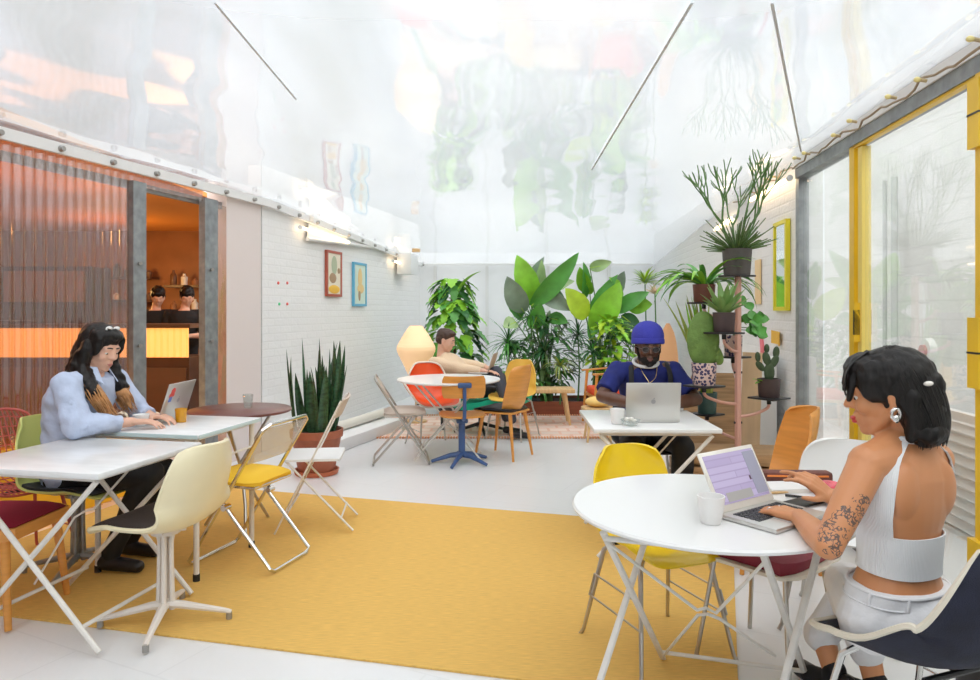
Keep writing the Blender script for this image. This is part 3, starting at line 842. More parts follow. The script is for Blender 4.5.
def laptop(label, loc, yaw, W=.30, D=.20, op=112, lid_m='silver', key_m='key_black', screen=None, logo=True, Hh=None, bezel='silver'):
    """hinge along local Y at x=0, user sits at -X"""
    t = thing('laptop', label, 'laptop', loc, yaw)
    MB().box((-D / 2, 0, .008), (D, W, .014), bev=.004).build('base', 'silver', t)
    b = MB()
    for i in range(5):
        for j in range(13): b.box((-.035 - i * .019, (-6 + j) * (W - .04) / 13.5, .0155), (.015, (W - .04) / 13.5 - .004, .003))
    b.build('keyboard', key_m, t, smooth=False)
    MB().box((-D * .78, 0, .0155), (D * .32, W * .36, .001)).build('trackpad', mat('pad_grey', (.5, .5, .49), .3), t, smooth=False)
    a = radians(op - 90); D2 = Hh or D
    R = Matrix.Rotation(a, 3, 'Y')   # lean away from user (+X)
    o = MB(); o.box((0, 0, D2 / 2), (.007, W, D2), bev=.003); bmesh.ops.rotate(o.bm, matrix=R, verts=o.bm.verts); bmesh.ops.translate(o.bm, vec=(.0, 0, .014), verts=o.bm.verts)
    lid = o.build('lid', lid_m, t)
    if screen is not None:
        o = MB(); o.box((-.0042, 0, D2 / 2 + .004), (.0015, W - .028, D2 - .034)); bmesh.ops.rotate(o.bm, matrix=R, verts=o.bm.verts); bmesh.ops.translate(o.bm, vec=(0, 0, .014), verts=o.bm.verts)
        s = o.build('screen', screen, lid, smooth=False)
    if logo:
        o = MB(); o.cyl((.0035, 0, D2 / 2), (.0042, 0, D2 / 2), .013, n=20); o.cyl((.0035, .004, D2 / 2 + .018), (.0042, .004, D2 / 2 + .018), .004)
        bmesh.ops.rotate(o.bm, matrix=R, verts=o.bm.verts); bmesh.ops.translate(o.bm, vec=(0, 0, .014), verts=o.bm.verts)
        o.build('lid_emblem', mat('emblem_grey', (.42, .42, .43), .3, .4), lid)
    return t, lid, R

def cup(name, label, loc, r=.04, h=.085, m='ceramic', handle=False, taper=.72, cat='cup', fill=None):
    t = thing(name, label, cat, loc)
    b = MB(); b.lathe([(r * taper * .9, 0), (r * taper, .004), (r * .95, h * .75), (r, h), (r - .004, h), (r * .95 - .005, h * .75), (r * taper - .005, .012), (.001, .010)], n=28); b.build('body', m, t)
    if fill: MB().cyl((0, 0, h * .62), (0, 0, h * .7), r * .88, n=24).build('drink', fill, t)
    if handle: MB().tube([(r * .93, 0, h * .8), (r * 1.6, 0, h * .7), (r * 1.5, 0, h * .4), (r * .85, 0, h * .35)], .005, sm=4).build('handle', m, t)
    return t
drink_glass = clear_mat('drink_glass', (.9, .93, .92), .08, .02, milk=.12, fres=.7)
amber_glass = mat('amber_glass', (.85, .42, .01), .1, trans=.35, coat=.4)

# ---------------------------------------------------------------- left side
marble = mat('marble_top', (.77, .78, .78), .32, var=.07, scale=5, coat=.4, stretch=(1, 2.5, 1))
# table 1
a13 = radians(-12)
t1c = G(96, 476, .72) + V(-.68 * cos(.21), .68 * sin(.21), 0) * .5 + V(.12, .64, 0) * .5
t1 = x_table('square marble-topped folding table with white crossed legs, nearest on the left', (t1c.x, t1c.y, .009), a13, .72, .66, marble)
# table 2
t2c = V(-1.69, 3.80, .009)
mat('glass_edge', (.55, .70, .72), .1, coat=.5)
t2 = x_table('white glass-topped table with upright legs under the grey and orange laptop', t2c, radians(-12), .64, .58, marble, h=.735, style='legs')
MB().box((0, -.291, .722), (.63, .006, .018)).build('edge_trim', 'glass_edge', t2, smooth=False)
MB().box((.321, 0, .722), (.006, .57, .018)).build('edge_trim', 'glass_edge', t2, smooth=False)
# round dark red table
p = G(240, 409, .74)
t = thing('bistro_table', 'round dark red bistro table with a water glass on it, by the doorway', 'table', (p.x, p.y, 0))
MB().lathe([(.0, .722), (.30, .722), (.312, .726), (.312, .737), (.306, .741), (0, .741)], n=48, caps=False).build('tabletop', mat('dull_red', (.15, .055, .045), .3, var=.15, scale=12), t)
for k in range(3):
    a = k * 2 * pi / 3 + .5
    MB().tube([(cos(a) * .2, sin(a) * .2, .72), (-cos(a) * .02, -sin(a) * .02, .36), (cos(a + 2.6) * .22, sin(a + 2.6) * .22, .01)], .010, sm=2).build('leg', 'dull_chrome', t)
MB().tube([(.12 * cos(k), .12 * sin(k), .36) for k in [i * pi / 6 for i in range(12)]], .006, closed=True).build('ring', 'dull_chrome', t)
cup('tumbler', 'clear water glass standing on the round dark red table', (G(248, 408, .741).x, G(248, 408, .741).y, .742), .032, .085, drink_glass, taper=.8, cat='glass')
# cream pedestal chair
shell_chair('cream shell chair with dark brown seat pad on a white four-star pedestal, left foreground', (-1.40, 3.02, .009), radians(165), 'cream_shell', 'cream_shell', 'brown_pad', 'star', a0=-1.15, bm=mat('warm_white_metal', (.74, .68, .62), .35), top=.79)
# crimson wooden chair
def wood_side_chair(label, loc, yaw):
    t = thing('wooden_chair', label, 'chair', loc, yaw)
    rows = [[V(-.2 + .42 * i / 8, (.2 + .02 * i / 8) * (-1 + j / 6) * (1 - .2 * abs(2 * i / 8 - 1) ** 6), .425) for j in range(13)] for i in range(9)]
    MB().grid(rows, -.05).build('seat_frame', 'orange_wood', t, angle=50)
    rows = [[V(-.19 + .40 * i / 8, (.19 + .02 * i / 8) * (-1 + j / 6) * (1 - .22 * abs(2 * i / 8 - 1) ** 6), .43 + .035 * (1 - abs(2 * i / 8 - 1) ** 4) * (1 - abs(-1 + j / 6) ** 4)) for j in range(13)] for i in range(9)]
    MB().grid(rows, -.004).build('seat_pad', 'crimson_felt', t, angle=70)
    for sx_ in (-1, 1):
        for sy in (-1, 1):
            MB().cyl((sx_ * .16, sy * .16, .40), (sx_ * .21 - .01, sy * .19, .0), .021, .014).build('leg', 'orange_wood', t)
    for sy in (-1, 1): MB().tube([(-.17, sy * .16, .40), (-.23, sy * .17, .60), (-.30, sy * .17, .80)], [.018, .016, .014], sm=3).build('back_post', 'orange_wood', t)
    MB().tube([(-.275, -.19, .76), (-.31, 0, .77), (-.275, .19, .76)], .03, sm=5, flat=.35).build('top_rail', 'orange_wood', t)
    return t
wood_side_chair('wooden chair with a crimson felt seat at the left edge', (-2.22, 3.15, 0.009), radians(-3))
# coral wire chair
t = thing('wire_chair', 'coral red wire mesh chair at the left edge behind the marble table', 'chair', (-2.52, 3.72, 0.009), radians(-30))
mat('coral_wire', (.48, .09, .075), .4)
rows = shell_surf(arms=True, top=.80)
b = MB()
for i in range(0, len(rows), 2): b.tube(rows[i], .0035, n=5)
for j in range(0, 17): b.tube([rows[i][j] for i in range(len(rows))], .0035, n=5)
b.build('wire_mesh', 'coral_wire', t)
n, m_ = len(rows), 17
bd = [rows[i][0] for i in range(n)] + [rows[n - 1][j] for j in range(1, m_)] + [rows[i][-1] for i in range(n - 2, -1, -1)] + [rows[0][j] for j in range(m_ - 2, 0, -1)]
MB().tube(bd, .007, n=6, closed=True).build('rim', 'coral_wire', t)
h_base(t, 'coral_wire')
# woman's green chair
shell_chair('pale lime shell chair with the woman in the pale blue shirt on it', (-2.13, 3.62, .009), radians(-6), 'green_shell', None, 'black_pad', 'star', a0=.2, bm='steel', top=.80)
# yellow-seat chrome chair
clear_back = clear_mat('clear_acrylic', (.88, .83, .76), .06, .05, milk=.25, fres=.7, milkcol=(.85, .8, .72))
chrome_folding('chrome folding chair with a bright yellow seat and clear back', (-1.29, 3.80, .009), radians(163), 'yellow_pad', clear_back)
# folding chairs on the right of the round dark table
bistro_chair('white slatless folding chair with a beige back, beside the snake plant', (-1.09, 4.40, .009), radians(186))
# chrome chair far left
chrome_folding('chrome folding chair with a beige seat beside the far white round table', (-.80, 6.28, 0), radians(8), 'beige_pad', 'beige_pad', 'dull_chrome')

# cup, amber glass, laptop on table 2
zt = .745
cup('coffee_cup', 'white coffee cup on the glass-topped table in front of the left woman', (G(141, 426, zt).x, G(141, 426, zt).y, zt), .042, .062, taper=.55)
p = G(181, 422, zt); cup('amber_tumbler', 'small amber glass tumbler standing beside the stickered laptop', (p.x, p.y, zt), .032, .075, amber_glass, taper=.9, cat='glass')
p = (G(158, 424, zt) + G(185, 416, zt)) / 2
t, lid, R = laptop('silver laptop with a red and blue sticker on its lid, used by the left woman', (p.x, p.y, zt), radians(-4), .29, .21, 108)
o = MB()
for (y0, z0, s0, mm) in ((-.085, .165, .022, 0), (-.10, .14, .017, 0), (-.075, .145, .012, 0)): o.cyl((.0035, y0, z0), (.0045, y0, z0), s0, n=7)
bmesh.ops.rotate(o.bm, matrix=R, verts=o.bm.verts); bmesh.ops.translate(o.bm, vec=(0, 0, .014), verts=o.bm.verts); o.build('red_sticker', mat('sticker_red', (.75, .1, .08), .4), lid)
o = MB(); o.box((.004, -.095, .12), (.001, .03, .03))
bmesh.ops.rotate(o.bm, matrix=R, verts=o.bm.verts); bmesh.ops.translate(o.bm, vec=(0, 0, .014), verts=o.bm.verts); o.build('blue_sticker', mat('sticker_blue', (.1, .2, .6), .4), lid, smooth=False)
# open book beyond
p = G(148, 414, zt)
t = thing('open_book', 'open cream book lying behind the left woman\'s hands', 'book', (p.x - .02, 4.0, zt), .15)
for s in (-1, 1):
    rows = [[V(s * .125 * i / 7, -.085 + .17 * j, .006 + .028 * sin(pi * min(1, i / 7) ** .6)) for j in range(2)] for i in range(8)]
    MB().grid(rows, .004 if s > 0 else -.004).build('page', mat('cream_paper', (.78, .68, .52), .8), t)
MB().box((0, 0, .002), (.26, .18, .004)).build('cover', 'beige_pad', t, smooth=False)

# ---------------------------------------------------------------- middle distance
p = V(-.38, 6.45, 0)
t = thing('round_table', 'white round cafe table in the far seating group', 'table', p)
MB().lathe([(.0, .705), (.44, .705), (.47, .712), (.475, .722), (.47, .73), (0, .73)], n=56, caps=False).build('tabletop', 'white_shell', t)
for k in range(2):
    for s in (-1, 1): MB().tube([(s * .3, -.16 + .32 * k, .70), (-s * .3, -.16 + .32 * k, .012)], .008).build('leg', 'white_metal', t)
for s in (-1, 1): MB().tube([(s * .24, -.16, .12), (s * .24, .16, .12)], .006).build('stretcher', 'white_metal', t)
shell_chair('orange shell chair with pale rim behind the far round table', (-.57, 7.0, 0), radians(-65), 'orange_shell', 'cream_rim', None, 'h', arms=True, top=.82)
# blue pedestal chair
t = thing('swivel_chair', 'plywood swivel chair on a blue pedestal, back turned to the camera', 'chair', (-.25, 6.22, 0), radians(98))
rows = [[V(-.19 - .03 * (i / 6) + .05 * (j / 6 - 1) ** 2, .185 * (-1 + j / 6) * (1 - .1 * abs(i / 3 - 1) ** 4), .60 + .19 * i / 6) for j in range(13)] for i in range(7)]
MB().grid(rows, .012).build('backrest', 'orange_wood', t, angle=60)
rows = [[V(-.19 + .38 * i / 6, .2 * (-1 + j / 6) * (1 - .2 * abs(i / 3 - 1) ** 5), .445 - .01 * (1 - (j / 6 - 1) ** 2)) for j in range(13)] for i in range(7)]
MB().grid(rows, -.014).build('seat', 'orange_wood', t, angle=60)
MB().tube([(-.05, 0, .41), (-.2, 0, .42), (-.235, 0, .5), (-.235, 0, .70)], .016, sm=4).build('back_support', 'blue_metal', t)
MB().box((-.245, 0, .715), (.02, .12, .045), bev=.012).build('back_bracket', 'blue_metal', t)
MB().cyl((0, 0, .36), (0, 0, .43), .02).build('spindle', 'steel', t)
MB().box((0, 0, .38), (.12, .1, .04), bev=.01).build('tilt_box', 'blue_metal', t)
MB().cyl((0, 0, .06), (0, 0, .38), .03).build('column', 'blue_metal', t)
for k in range(5):
    a = k * 2 * pi / 5 + .2; d = V(cos(a), sin(a), 0)
    MB().tube([V(0, 0, .08), d * .1 + V(0, 0, .07), d * .27 + V(0, 0, .018)], [.028, .022, .014]).build('foot', 'blue_metal', t)
# plywood chairs
def ply_chair(label, loc, yaw, pad, name='plywood_chair', wood='orange_wood', tall=.86, pad_m='black_pad'):
    t = thing(name, label, 'chair', loc, yaw)
    C = [(-.27, tall, .15), (-.255, tall - .1, .19), (-.23, .64, .205), (-.20, .52, .20), (-.165, .44, .165)]
    pts = catmull([V(*c) for c in C], 4); n = len(pts)
    rows = [[V(c.x + .10 * (u * u), c.z * u * (1 - .12 * (1 if i == 0 else 0)), c.y - .02 * (abs(u) ** 4) * (1 if i < 2 else 0)) for u in [-1 + j / 7 for j in range(15)]] for i, c in enumerate(pts)]
    MB().grid(rows, .013).build('backrest', wood, t, angle=70)
    rows = [[V(-.19 + .42 * i / 8, (.185 + .035 * i / 8) * (-1 + j / 6) * (1 - .18 * abs(i / 4 - 1) ** 7), .435) for j in range(13)] for i in range(9)]
    MB().grid(rows, -.016).build('seat', wood, t, angle=50)
    if pad:
        rows = [[V(-.175 + .4 * i / 8, (.18 + .035 * i / 8) * (-1 + j / 6) * (1 - .2 * abs(i / 4 - 1) ** 7), .45 + .018 * (1 - abs(i / 4 - 1) ** 4)) for j in range(13)] for i in range(9)]
        MB().grid(rows, -.02).build('seat_pad', pad_m, t, angle=60)
    for sx_ in (-1, 1):
        for sy in (-1, 1): MB().cyl((sx_ * .14, sy * .14, .42), (sx_ * .2, sy * .19, 0), .019, .011).build('leg', wood, t)
    return t
ply_chair('orange plywood chair with a black seat pad beside the blue pedestal chair', (.13, 6.52, 0), radians(150), True)
t = shell_chair('small yellow shell chair behind the orange plywood chair', (.24, 7.45, 0), radians(-120), mat('ochre_shell', (.90, .55, .10), .35), None, None, 'h', top=.82, w=.9)

# green lounge chair
LCH = V(-.10, 7.75, 0)
t = thing('lounge_chair', 'low green lounge chair under the man in the beige sweater', 'lounge chair', (LCH.x, LCH.y, .009), radians(-20))
mat('green_uphol', (.0, .35, .18), .6)
mat('green_uphol2', (.0, .42, .24), .6)
C = catmull([V(-.50, 0, .78), V(-.42, 0, .64), (V(-.3, 0, .48)), V(-.15, 0, .36), V(.05, 0, .36), V(.28, 0, .42), V(.5, 0, .40)], 4)
rows = [[V(c.x, .31 * (-1 + j / 6), c.z) for j in range(13)] for c in C]
MB().grid(rows, -.07).build('seat_body', 'green_uphol2', t, angle=60)
for s in (-1, 1):
    MB().tube([(-.32, s * .33, .06), (-.3, s * .33, .52), (-.1, s * .33, .56), (.3, s * .33, .54)], .02, sm=4).build('armrest', 'black_metal', t)
for k in range(4):
    a = k * pi / 2 + .5; MB().tube([(0, 0, .1), (.3 * cos(a), .3 * sin(a), .015)], [.022, .014]).build('foot', 'black_metal', t)
MB().cyl((0, 0, .08), (0, 0, .30), .03).build('column', 'black_metal', t)

# paper lantern floor lamp
p = P(416, 350, 8.45)
t = thing('paper_lantern', 'glowing diamond-shaped paper lantern on a stand by the left wall', 'lamp', (p.x, p.y, 0))
lan = mat('lantern_paper', (.95, .72, .45), .8, emit=(1, .50, .22), estr=.22)
prof = []
for z, r in ((1.17, .075), (1.08, .14), (.95, .215), (.90, .232), (.84, .22), (.70, .15), (.56, .085)): prof.append((r, z))
pp = catmull([V(r, 0, z) for r, z in prof], 5); pr = []
for i, q in enumerate(pp): pr.append((q.x + (.004 if i % 2 else 0), q.z))
MB().lathe(pr, n=12, caps=False).build('shade', lan, t, angle=50)
MB().cyl((0, 0, .03), (0, 0, .50), .012).build('pole', 'pale_wood', t); MB().cyl((0, 0, 0), (0, 0, .03), .13, n=24).build('base', 'pale_wood', t)
MB().cyl((0, 0, 1.16), (0, 0, 1.2), .05).build('top_ring', 'pale_wood', t)
plight('lantern_bulb', (p.x, p.y, .9), 1.2, .1, (1, .65, .35)).parent = t
t.children[-1].location = (0, 0, .9)

# bench, armchair
p = G(545, 390, .40)
t = thing('wooden_bench', 'low pale wood bench in front of the planter', 'bench', (.52, 8.35, .009), 0)
MB().box((0, 0, .40), (.95, .36, .045), bev=.008).build('top', 'pale_wood', t)
for sx_ in (-1, 1):
    for sy in (-1, 1): MB().cyl((sx_ * .36, sy * .12, .385), (sx_ * .42, sy * .14, 0), .024, .016).build('leg', 'pale_wood', t)
o = MB().box((0, 0, .012), (.18, .12, .024)).build('book', mat('teal_cover', (.02, .35, .35), .5), smooth=False); place(o, (.36, 8.33, .433), .3); tag(o, 'teal book lying on the low wooden bench', 'book')
t = thing('plant_pot', 'small leafy plant in a pot on the low wooden bench', 'plant', (.46, 8.4, .433))
MB().lathe([(.04, 0), (.055, .08), (.05, .08), (.045, .07), (0, .07)], n=16).build('pot', 'ceramic', t); PLANT_BENCH = t
t = thing('armchair', 'low wooden armchair with a red-orange seat cushion by the planter', 'chair', (1.42, 8.25, .009), radians(184))
MB().box((0, 0, .40), (.48, .50, .09), bev=.03).build('cushion', mat('red_orange', (.85, .10, .03), .7), t)
MB().box((0, 0, .345), (.5, .54, .03)).build('seat_frame', 'orange_wood', t, smooth=False)
MB().tube([(.28, -.3, .62), (.1, -.31, .63), (-.2, -.29, .66), (-.3, 0, .72), (-.2, .29, .66), (.1, .31, .63), (.28, .3, .62)], .02, sm=5, flat=.6).build('arm_rail', 'orange_wood', t)
MB().box((-.27, 0, .55), (.09, .44, .28), rot=(0, -.25, 0), bev=.03).build('back_cushion', 'red_orange', t)
for sx_ in (-1, 1):
    for sy in (-1, 1): MB().cyl((sx_ * .22, sy * .27, .63), (sx_ * .27, sy * .29, 0), .018, .013).build('leg', 'orange_wood', t)
o = MB().ell((0, 0, .0), (.13, .11, .055), None, 20).build('cushion', mat('butter', (.88, .60, .20), .8)); place(o, (1.12, 7.3, .405)); tag(o, 'small butter yellow cushion beside the seated man\'s tattooed arm', 'cushion')
st = thing('stool', 'pale wooden stool holding the butter yellow cushion', 'stool', (1.12, 7.3, 0))
MB().cyl((0, 0, .325), (0, 0, .35), .17, n=28).build('seat', 'pale_wood', st)
for k in range(4):
    a = pi / 4 + k * pi / 2; MB().cyl((cos(a) * .11, sin(a) * .11, .33), (cos(a) * .17, sin(a) * .17, 0), .016, .012).build('leg', 'pale_wood', st)

# ---------------------------------------------------------------- middle right: table of the man in blue
tm = x_table('white rectangular folding table of the man in the blue beanie', (.91, 4.12, 0), radians(-1), .69, .72, 'white_shell', h=.72, style='x')
p = G(655, 418, .725)
lp, lid, R = laptop('open silver laptop, back of its lid to the camera, in front of the beanie man', (.925, 3.98, .721), radians(-90), .31, .215, 97)
cup('coffee_cup', 'white cup on the left of the beanie man\'s laptop', (.715, 3.93, .721), .042, .085, taper=.8)
t = thing('glass_dish', 'small clear glass dish in front of the white cup on the man\'s table', 'dish', (.775, 3.86, .721))
MB().lathe([(.02, 0), (.035, .004), (.055, .035), (.052, .036), (.032, .010), (0, .008)], n=20).build('bowl', drink_glass, t)
for k in range(4): MB().ell((.02 * cos(k * 1.6), .02 * sin(k * 1.6), .03 + .004 * k), (.014, .012, .01), None, 8).build('sugar_wrap', 'paper_white', t)
shell_chair('dark chair with the man in the blue beanie on it', (1.08, 4.82, 0), radians(-92), 'black_metal', None, None, 'h', top=.74)

# leaning timber and crate
t = thing('leaning_plywood', 'big brown tapered plywood panel leaning by the right wall behind the plant stand', 'panel', (1.62, 5.15, 0), radians(-12))
rows = [[V((-1 + j / 5) * (.26 - .11 * (i / 8) ** 2) + .04 * i / 8, .22 * i / 8, .88 * i / 8) for j in range(11)] for i in range(9)]
MB().grid(rows, .02).build('board', 'brown_wood', t, angle=50)
t = thing('pine_board', 'narrow pale pine board standing behind the plant stand', 'board', (1.84, 4.95, 0), radians(-15))
MB().box((0, 0, .53), (.13, .03, 1.06), rot=(0, .03, 0)).build('board', mat('pine', (.72, .52, .32), .5, var=.1, scale=3, stretch=(6, 1, 1)), t, smooth=False)
t = thing('slatted_crate', 'low brown slatted wooden crate on the floor behind the open laptop', 'crate', (1.62, 4.55, 0), radians(-8))
for k in range(5): MB().box((0, 0, .06 + k * .09), (.85, .34, .075), bev=.004).build('slat', 'brown_wood', t)
# right plywood chair and white shell chair
t = ply_chair('orange plywood lounge chair by the glass, beyond the woman in white', (1.50, 3.78, 0), radians(178), False, tall=.84)
t = shell_chair('white shell chair on the far side of the woman in white', (1.53, 3.02, 0), radians(205), 'white_shell', None, None, 'h', top=.76)
t.rotation_euler = (0, 0, radians(-125))
# round white table, right foreground
RT = V(.715, 2.30, 0)
t = thing('round_table', 'large round white folding table in the right foreground', 'table', RT, radians(-14))
MB().lathe([(.0, .700), (.425, .700), (.44, .706), (.442, .714), (.436, .72), (0, .72)], n=80, caps=False).build('tabletop', 'white_shell', t)
Rz = Matrix.Rotation(radians(14), 3, 'Z')
def rt(x, y, z): return Rz @ (V(x, y, z) - RT)
for q in ([(.34, 2.10, .692), (.67, 2.71, .012)], [(.67, 2.70, .692), (.27, 2.15, .012)], [(.76, 1.96, .692), (1.16, 2.57, .012)], [(1.11, 2.30, .692), (.765, 2.0, .012)]):
    MB().tube([rt(*p_) for p_ in q], .0125, n=8, flat=.7).build('leg', 'white_metal', t)
MB().tube([rt(.345, 2.11, .672), rt(.77, 1.975, .672)], .009, n=8).build('top_bar', 'white_metal', t)
MB().tube([rt(.67, 2.66, .672), rt(1.10, 2.30, .672)], .009, n=8).build('top_bar', 'white_metal', t)
MB().tube([rt(.648, 2.672, .055), rt(1.132, 2.53, .055)], .008, n=8).build('stretcher', 'white_metal', t)
MB().tube([rt(.35, 2.12, .66), rt(*P(697, 610, 2.30)), rt(*P(706, 608, 2.3)), rt(*P(716, 613, 2.28)), rt(.79, 2.02, .63)], .0055, n=6).build('strut', 'white_metal', t)
MB().tube([rt(*P(664, 655, 2.68)), rt(*P(698, 615, 2.34)), rt(*P(708, 614, 2.32)), rt(*P(720, 619, 2.32)), rt(*P(775, 656, 2.46))], .0055, n=6).build('strut', 'white_metal', t)
# yellow shell chair
shell_chair('bright yellow shell chair with chrome legs at the round white table', (.665, 2.81, .0), radians(-68), 'yellow_shell', None, None, 'h', top=.775, w=.87)
# maroon seat under the table
t = thing('side_chair', 'chair with a maroon padded seat tucked under the round white table', 'chair', (1.08, 2.72, 0), radians(-140))
rows = [[V(-.2 + .42 * i / 8, .21 * (-1 + j / 6) * (1 - .22 * abs(i / 4 - 1) ** 5), .47 + .025 * (1 - abs(i / 4 - 1) ** 4) * (1 - abs(-1 + j / 6) ** 4)) for j in range(13)] for i in range(9)]
MB().grid(rows, -.045).build('seat_pad', 'maroon_pad', t, angle=60)
rows = [[V(-.21 + .44 * i / 8, .22 * (-1 + j / 6) * (1 - .22 * abs(i / 4 - 1) ** 5), .425) for j in range(13)] for i in range(9)]
MB().grid(rows, -.012).build('seat_base', 'cream_rim', t, angle=60)
for sx_ in (-1, 1):
    for sy in (-1, 1): MB().tube([(sx_ * .14, sy * .14, .41), (sx_ * .2, sy * .19, .0)], .009).build('leg', 'dull_chrome', t)
# navy chair of the foreground woman
NC = V(1.20, 1.93, 0)
t = shell_chair('navy upholstered shell chair with a cream edge under the woman in white', NC, radians(110), 'navy_fabric', 'cream_rim', None, 'h', top=.82, w=1.03, bm='chrome', lean=1)
# things on the round table
scr = bpy.data.materials.new('screen_page'); scr.use_nodes = True
n_ = scr.node_tree; bs = n_.nodes['Principled BSDF']; L_ = n_.links.new
tcx = n_.nodes.new('ShaderNodeTexCoord'); bk = n_.nodes.new('ShaderNodeTexBrick'); L_(tcx.outputs['Object'], bk.inputs['Vector'])
mp_ = n_.nodes.new('ShaderNodeMapping'); mp_.inputs['Rotation'].default_value = (0, pi / 2, pi / 2); L_(tcx.outputs['Object'], mp_.inputs[0]); L_(mp_.outputs[0], bk.inputs['Vector'])
bk.inputs['Scale'].default_value = 1; bk.inputs['Brick Width'].default_value = .9; bk.inputs['Row Height'].default_value = .02; bk.inputs['Mortar Size'].default_value = .002
bk.inputs['Color1'].default_value = (.32, .27, .42, 1); bk.inputs['Color2'].default_value = (.38, .33, .48, 1); bk.inputs['Mortar'].default_value = (.29, .245, .385, 1)
L_(bk.outputs[0], bs.inputs['Base Color']); L_(bk.outputs[0], bs.inputs['Emission Color']); bs.inputs['Emission Strength'].default_value = .35; bs.inputs['Roughness'].default_value = .06
MATS['screen_page'] = scr
hinge = (P(723, 513, 2.156) + P(771, 500, 2.30)) / 2
wd = (G(771, 500, .735) - G(723, 513, .735)); yawL = atan2(wd.y, wd.x)   # hinge direction
# local Y = hinge direction, +X = away from the user
t, lid, R = laptop('open silver laptop with a lilac page on screen, on the round white table', (hinge.x, hinge.y, .7205), yawL + pi / 2, .285, .19, 117, screen=scr, bezel='silver', lid_m=mat('warm_silver', (.80, .77, .70), .35, .2))
o = MB()
for (y0, z0, wy, hz_) in ((.02, .075, .13, .028),): o.box((-.0055, y0, z0 - .035), (.0008, wy, hz_))
bmesh.ops.rotate(o.bm, matrix=R, verts=o.bm.verts); bmesh.ops.translate(o.bm, vec=(0, 0, .014), verts=o.bm.verts); o.build('page_footer', mat('page_grey', (.30, .29, .28), .2, emit=(.3, .29, .28), estr=.3), lid, smooth=False)
o = MB(); o.box((-.0055, -.10, .10), (.0008, .06, .14)); bmesh.ops.rotate(o.bm, matrix=R, verts=o.bm.verts); bmesh.ops.translate(o.bm, vec=(0, 0, .014), verts=o.bm.verts); o.build('page_sidebar', mat('page_slate', (.25, .25, .32), .2, emit=(.25, .25, .32), estr=.3), lid, smooth=False)
o = MB(); o.box((-.0062, -.062, .085), (.0008, .008, .014)); bmesh.ops.rotate(o.bm, matrix=R, verts=o.bm.verts); bmesh.ops.translate(o.bm, vec=(0, 0, .014), verts=o.bm.verts); o.build('page_icon', mat('page_dark', (.08, .03, .05), .3), lid, smooth=False)
p = G(711, 523, .72); cup('white_cup', 'white ceramic cup without handle beside the open laptop', (p.x, p.y, .7205), .041, .082, mat('rough_white', (.82, .81, .79), .5, bump=.15, bscale=120), taper=.74)
def at(px, py, h=.7205): 
    q = G(px, py, h); return (q.x, q.y, h)
o = thing('note_pad', 'white notepad lying beyond the laptop near the woman\'s raised hand', 'notepad', at(787, 489), .1)
MB().box((0, 0, .006), (.17, .12, .012)).build('pages', 'paper_white', o, smooth=False); MB().box((0, 0, .013), (.168, .118, .002)).build('cover', 'white_paint', o, smooth=False)
o = thing('glasses_case', 'long dark red zipped pencil case behind the white notepad', 'case', at(795, 482.5), -.05)
MB().box((0, 0, .022), (.26, .055, .044), bev=.012).build('body', mat('case_brown', (.16, .05, .035), .6, var=.3, scale=30), o)
MB().box((0, -.029, .03), (.22, .004, .006)).build('zip', mat('zip_orange', (.85, .25, .05), .4), o, smooth=False)
o = thing('zip_pouch', 'shiny pink pouch on the table behind the woman\'s forearm', 'pouch', at(826, 493), .1)
MB().ell((0, 0, .022), (.06, .035, .022)).build('body', mat('pink_shine', (.78, .12, .16), .25, var=.3, scale=30), o)
for i, (px, py, yw_) in enumerate(((778, 494, .25), (806, 499, -.5), (812, 505, .4))):
    o = thing('ink_pen', ['wooden pencil on the table beside the notepad', 'black pen on the table under the raised wrist', 'dark pen lying at the right corner of the laptop'][i], 'pen', at(px, py), yw_)
    MB().cyl((-.065, 0, .005), (.055, 0, .005), .0045).build('barrel', ['pale_wood', 'black_metal', 'black_metal'][i], o); MB().cyl((.055, 0, .005), (.07, 0, .005), .0045, .001).build('tip', ['dark_wood', 'steel', 'steel'][i], o)
o = MB().box((0, 0, .005), (.14, .07, .009), bev=.003).build('phone', 'black_metal'); place(o, at(800, 504.5), .6); tag(o, 'black phone lying beside the laptop by the woman\'s wrist', 'phone')
# bag and strap at lower right under the chair
t = thing('tote_bag', 'black soft bag slumped on the floor behind the navy chair', 'bag', (1.75, 2.35, 0))
MB().box((0, 0, .1), (.3, .2, .2), bev=.06).build('body', mat('bag_black', (.03, .028, .028), .6), t)
MB().tube([(-.1, 0, .18), (-.08, 0, .34), (.08, 0, .34), (.1, 0, .18)], .01, sm=5).build('strap', 'bag_black', t)
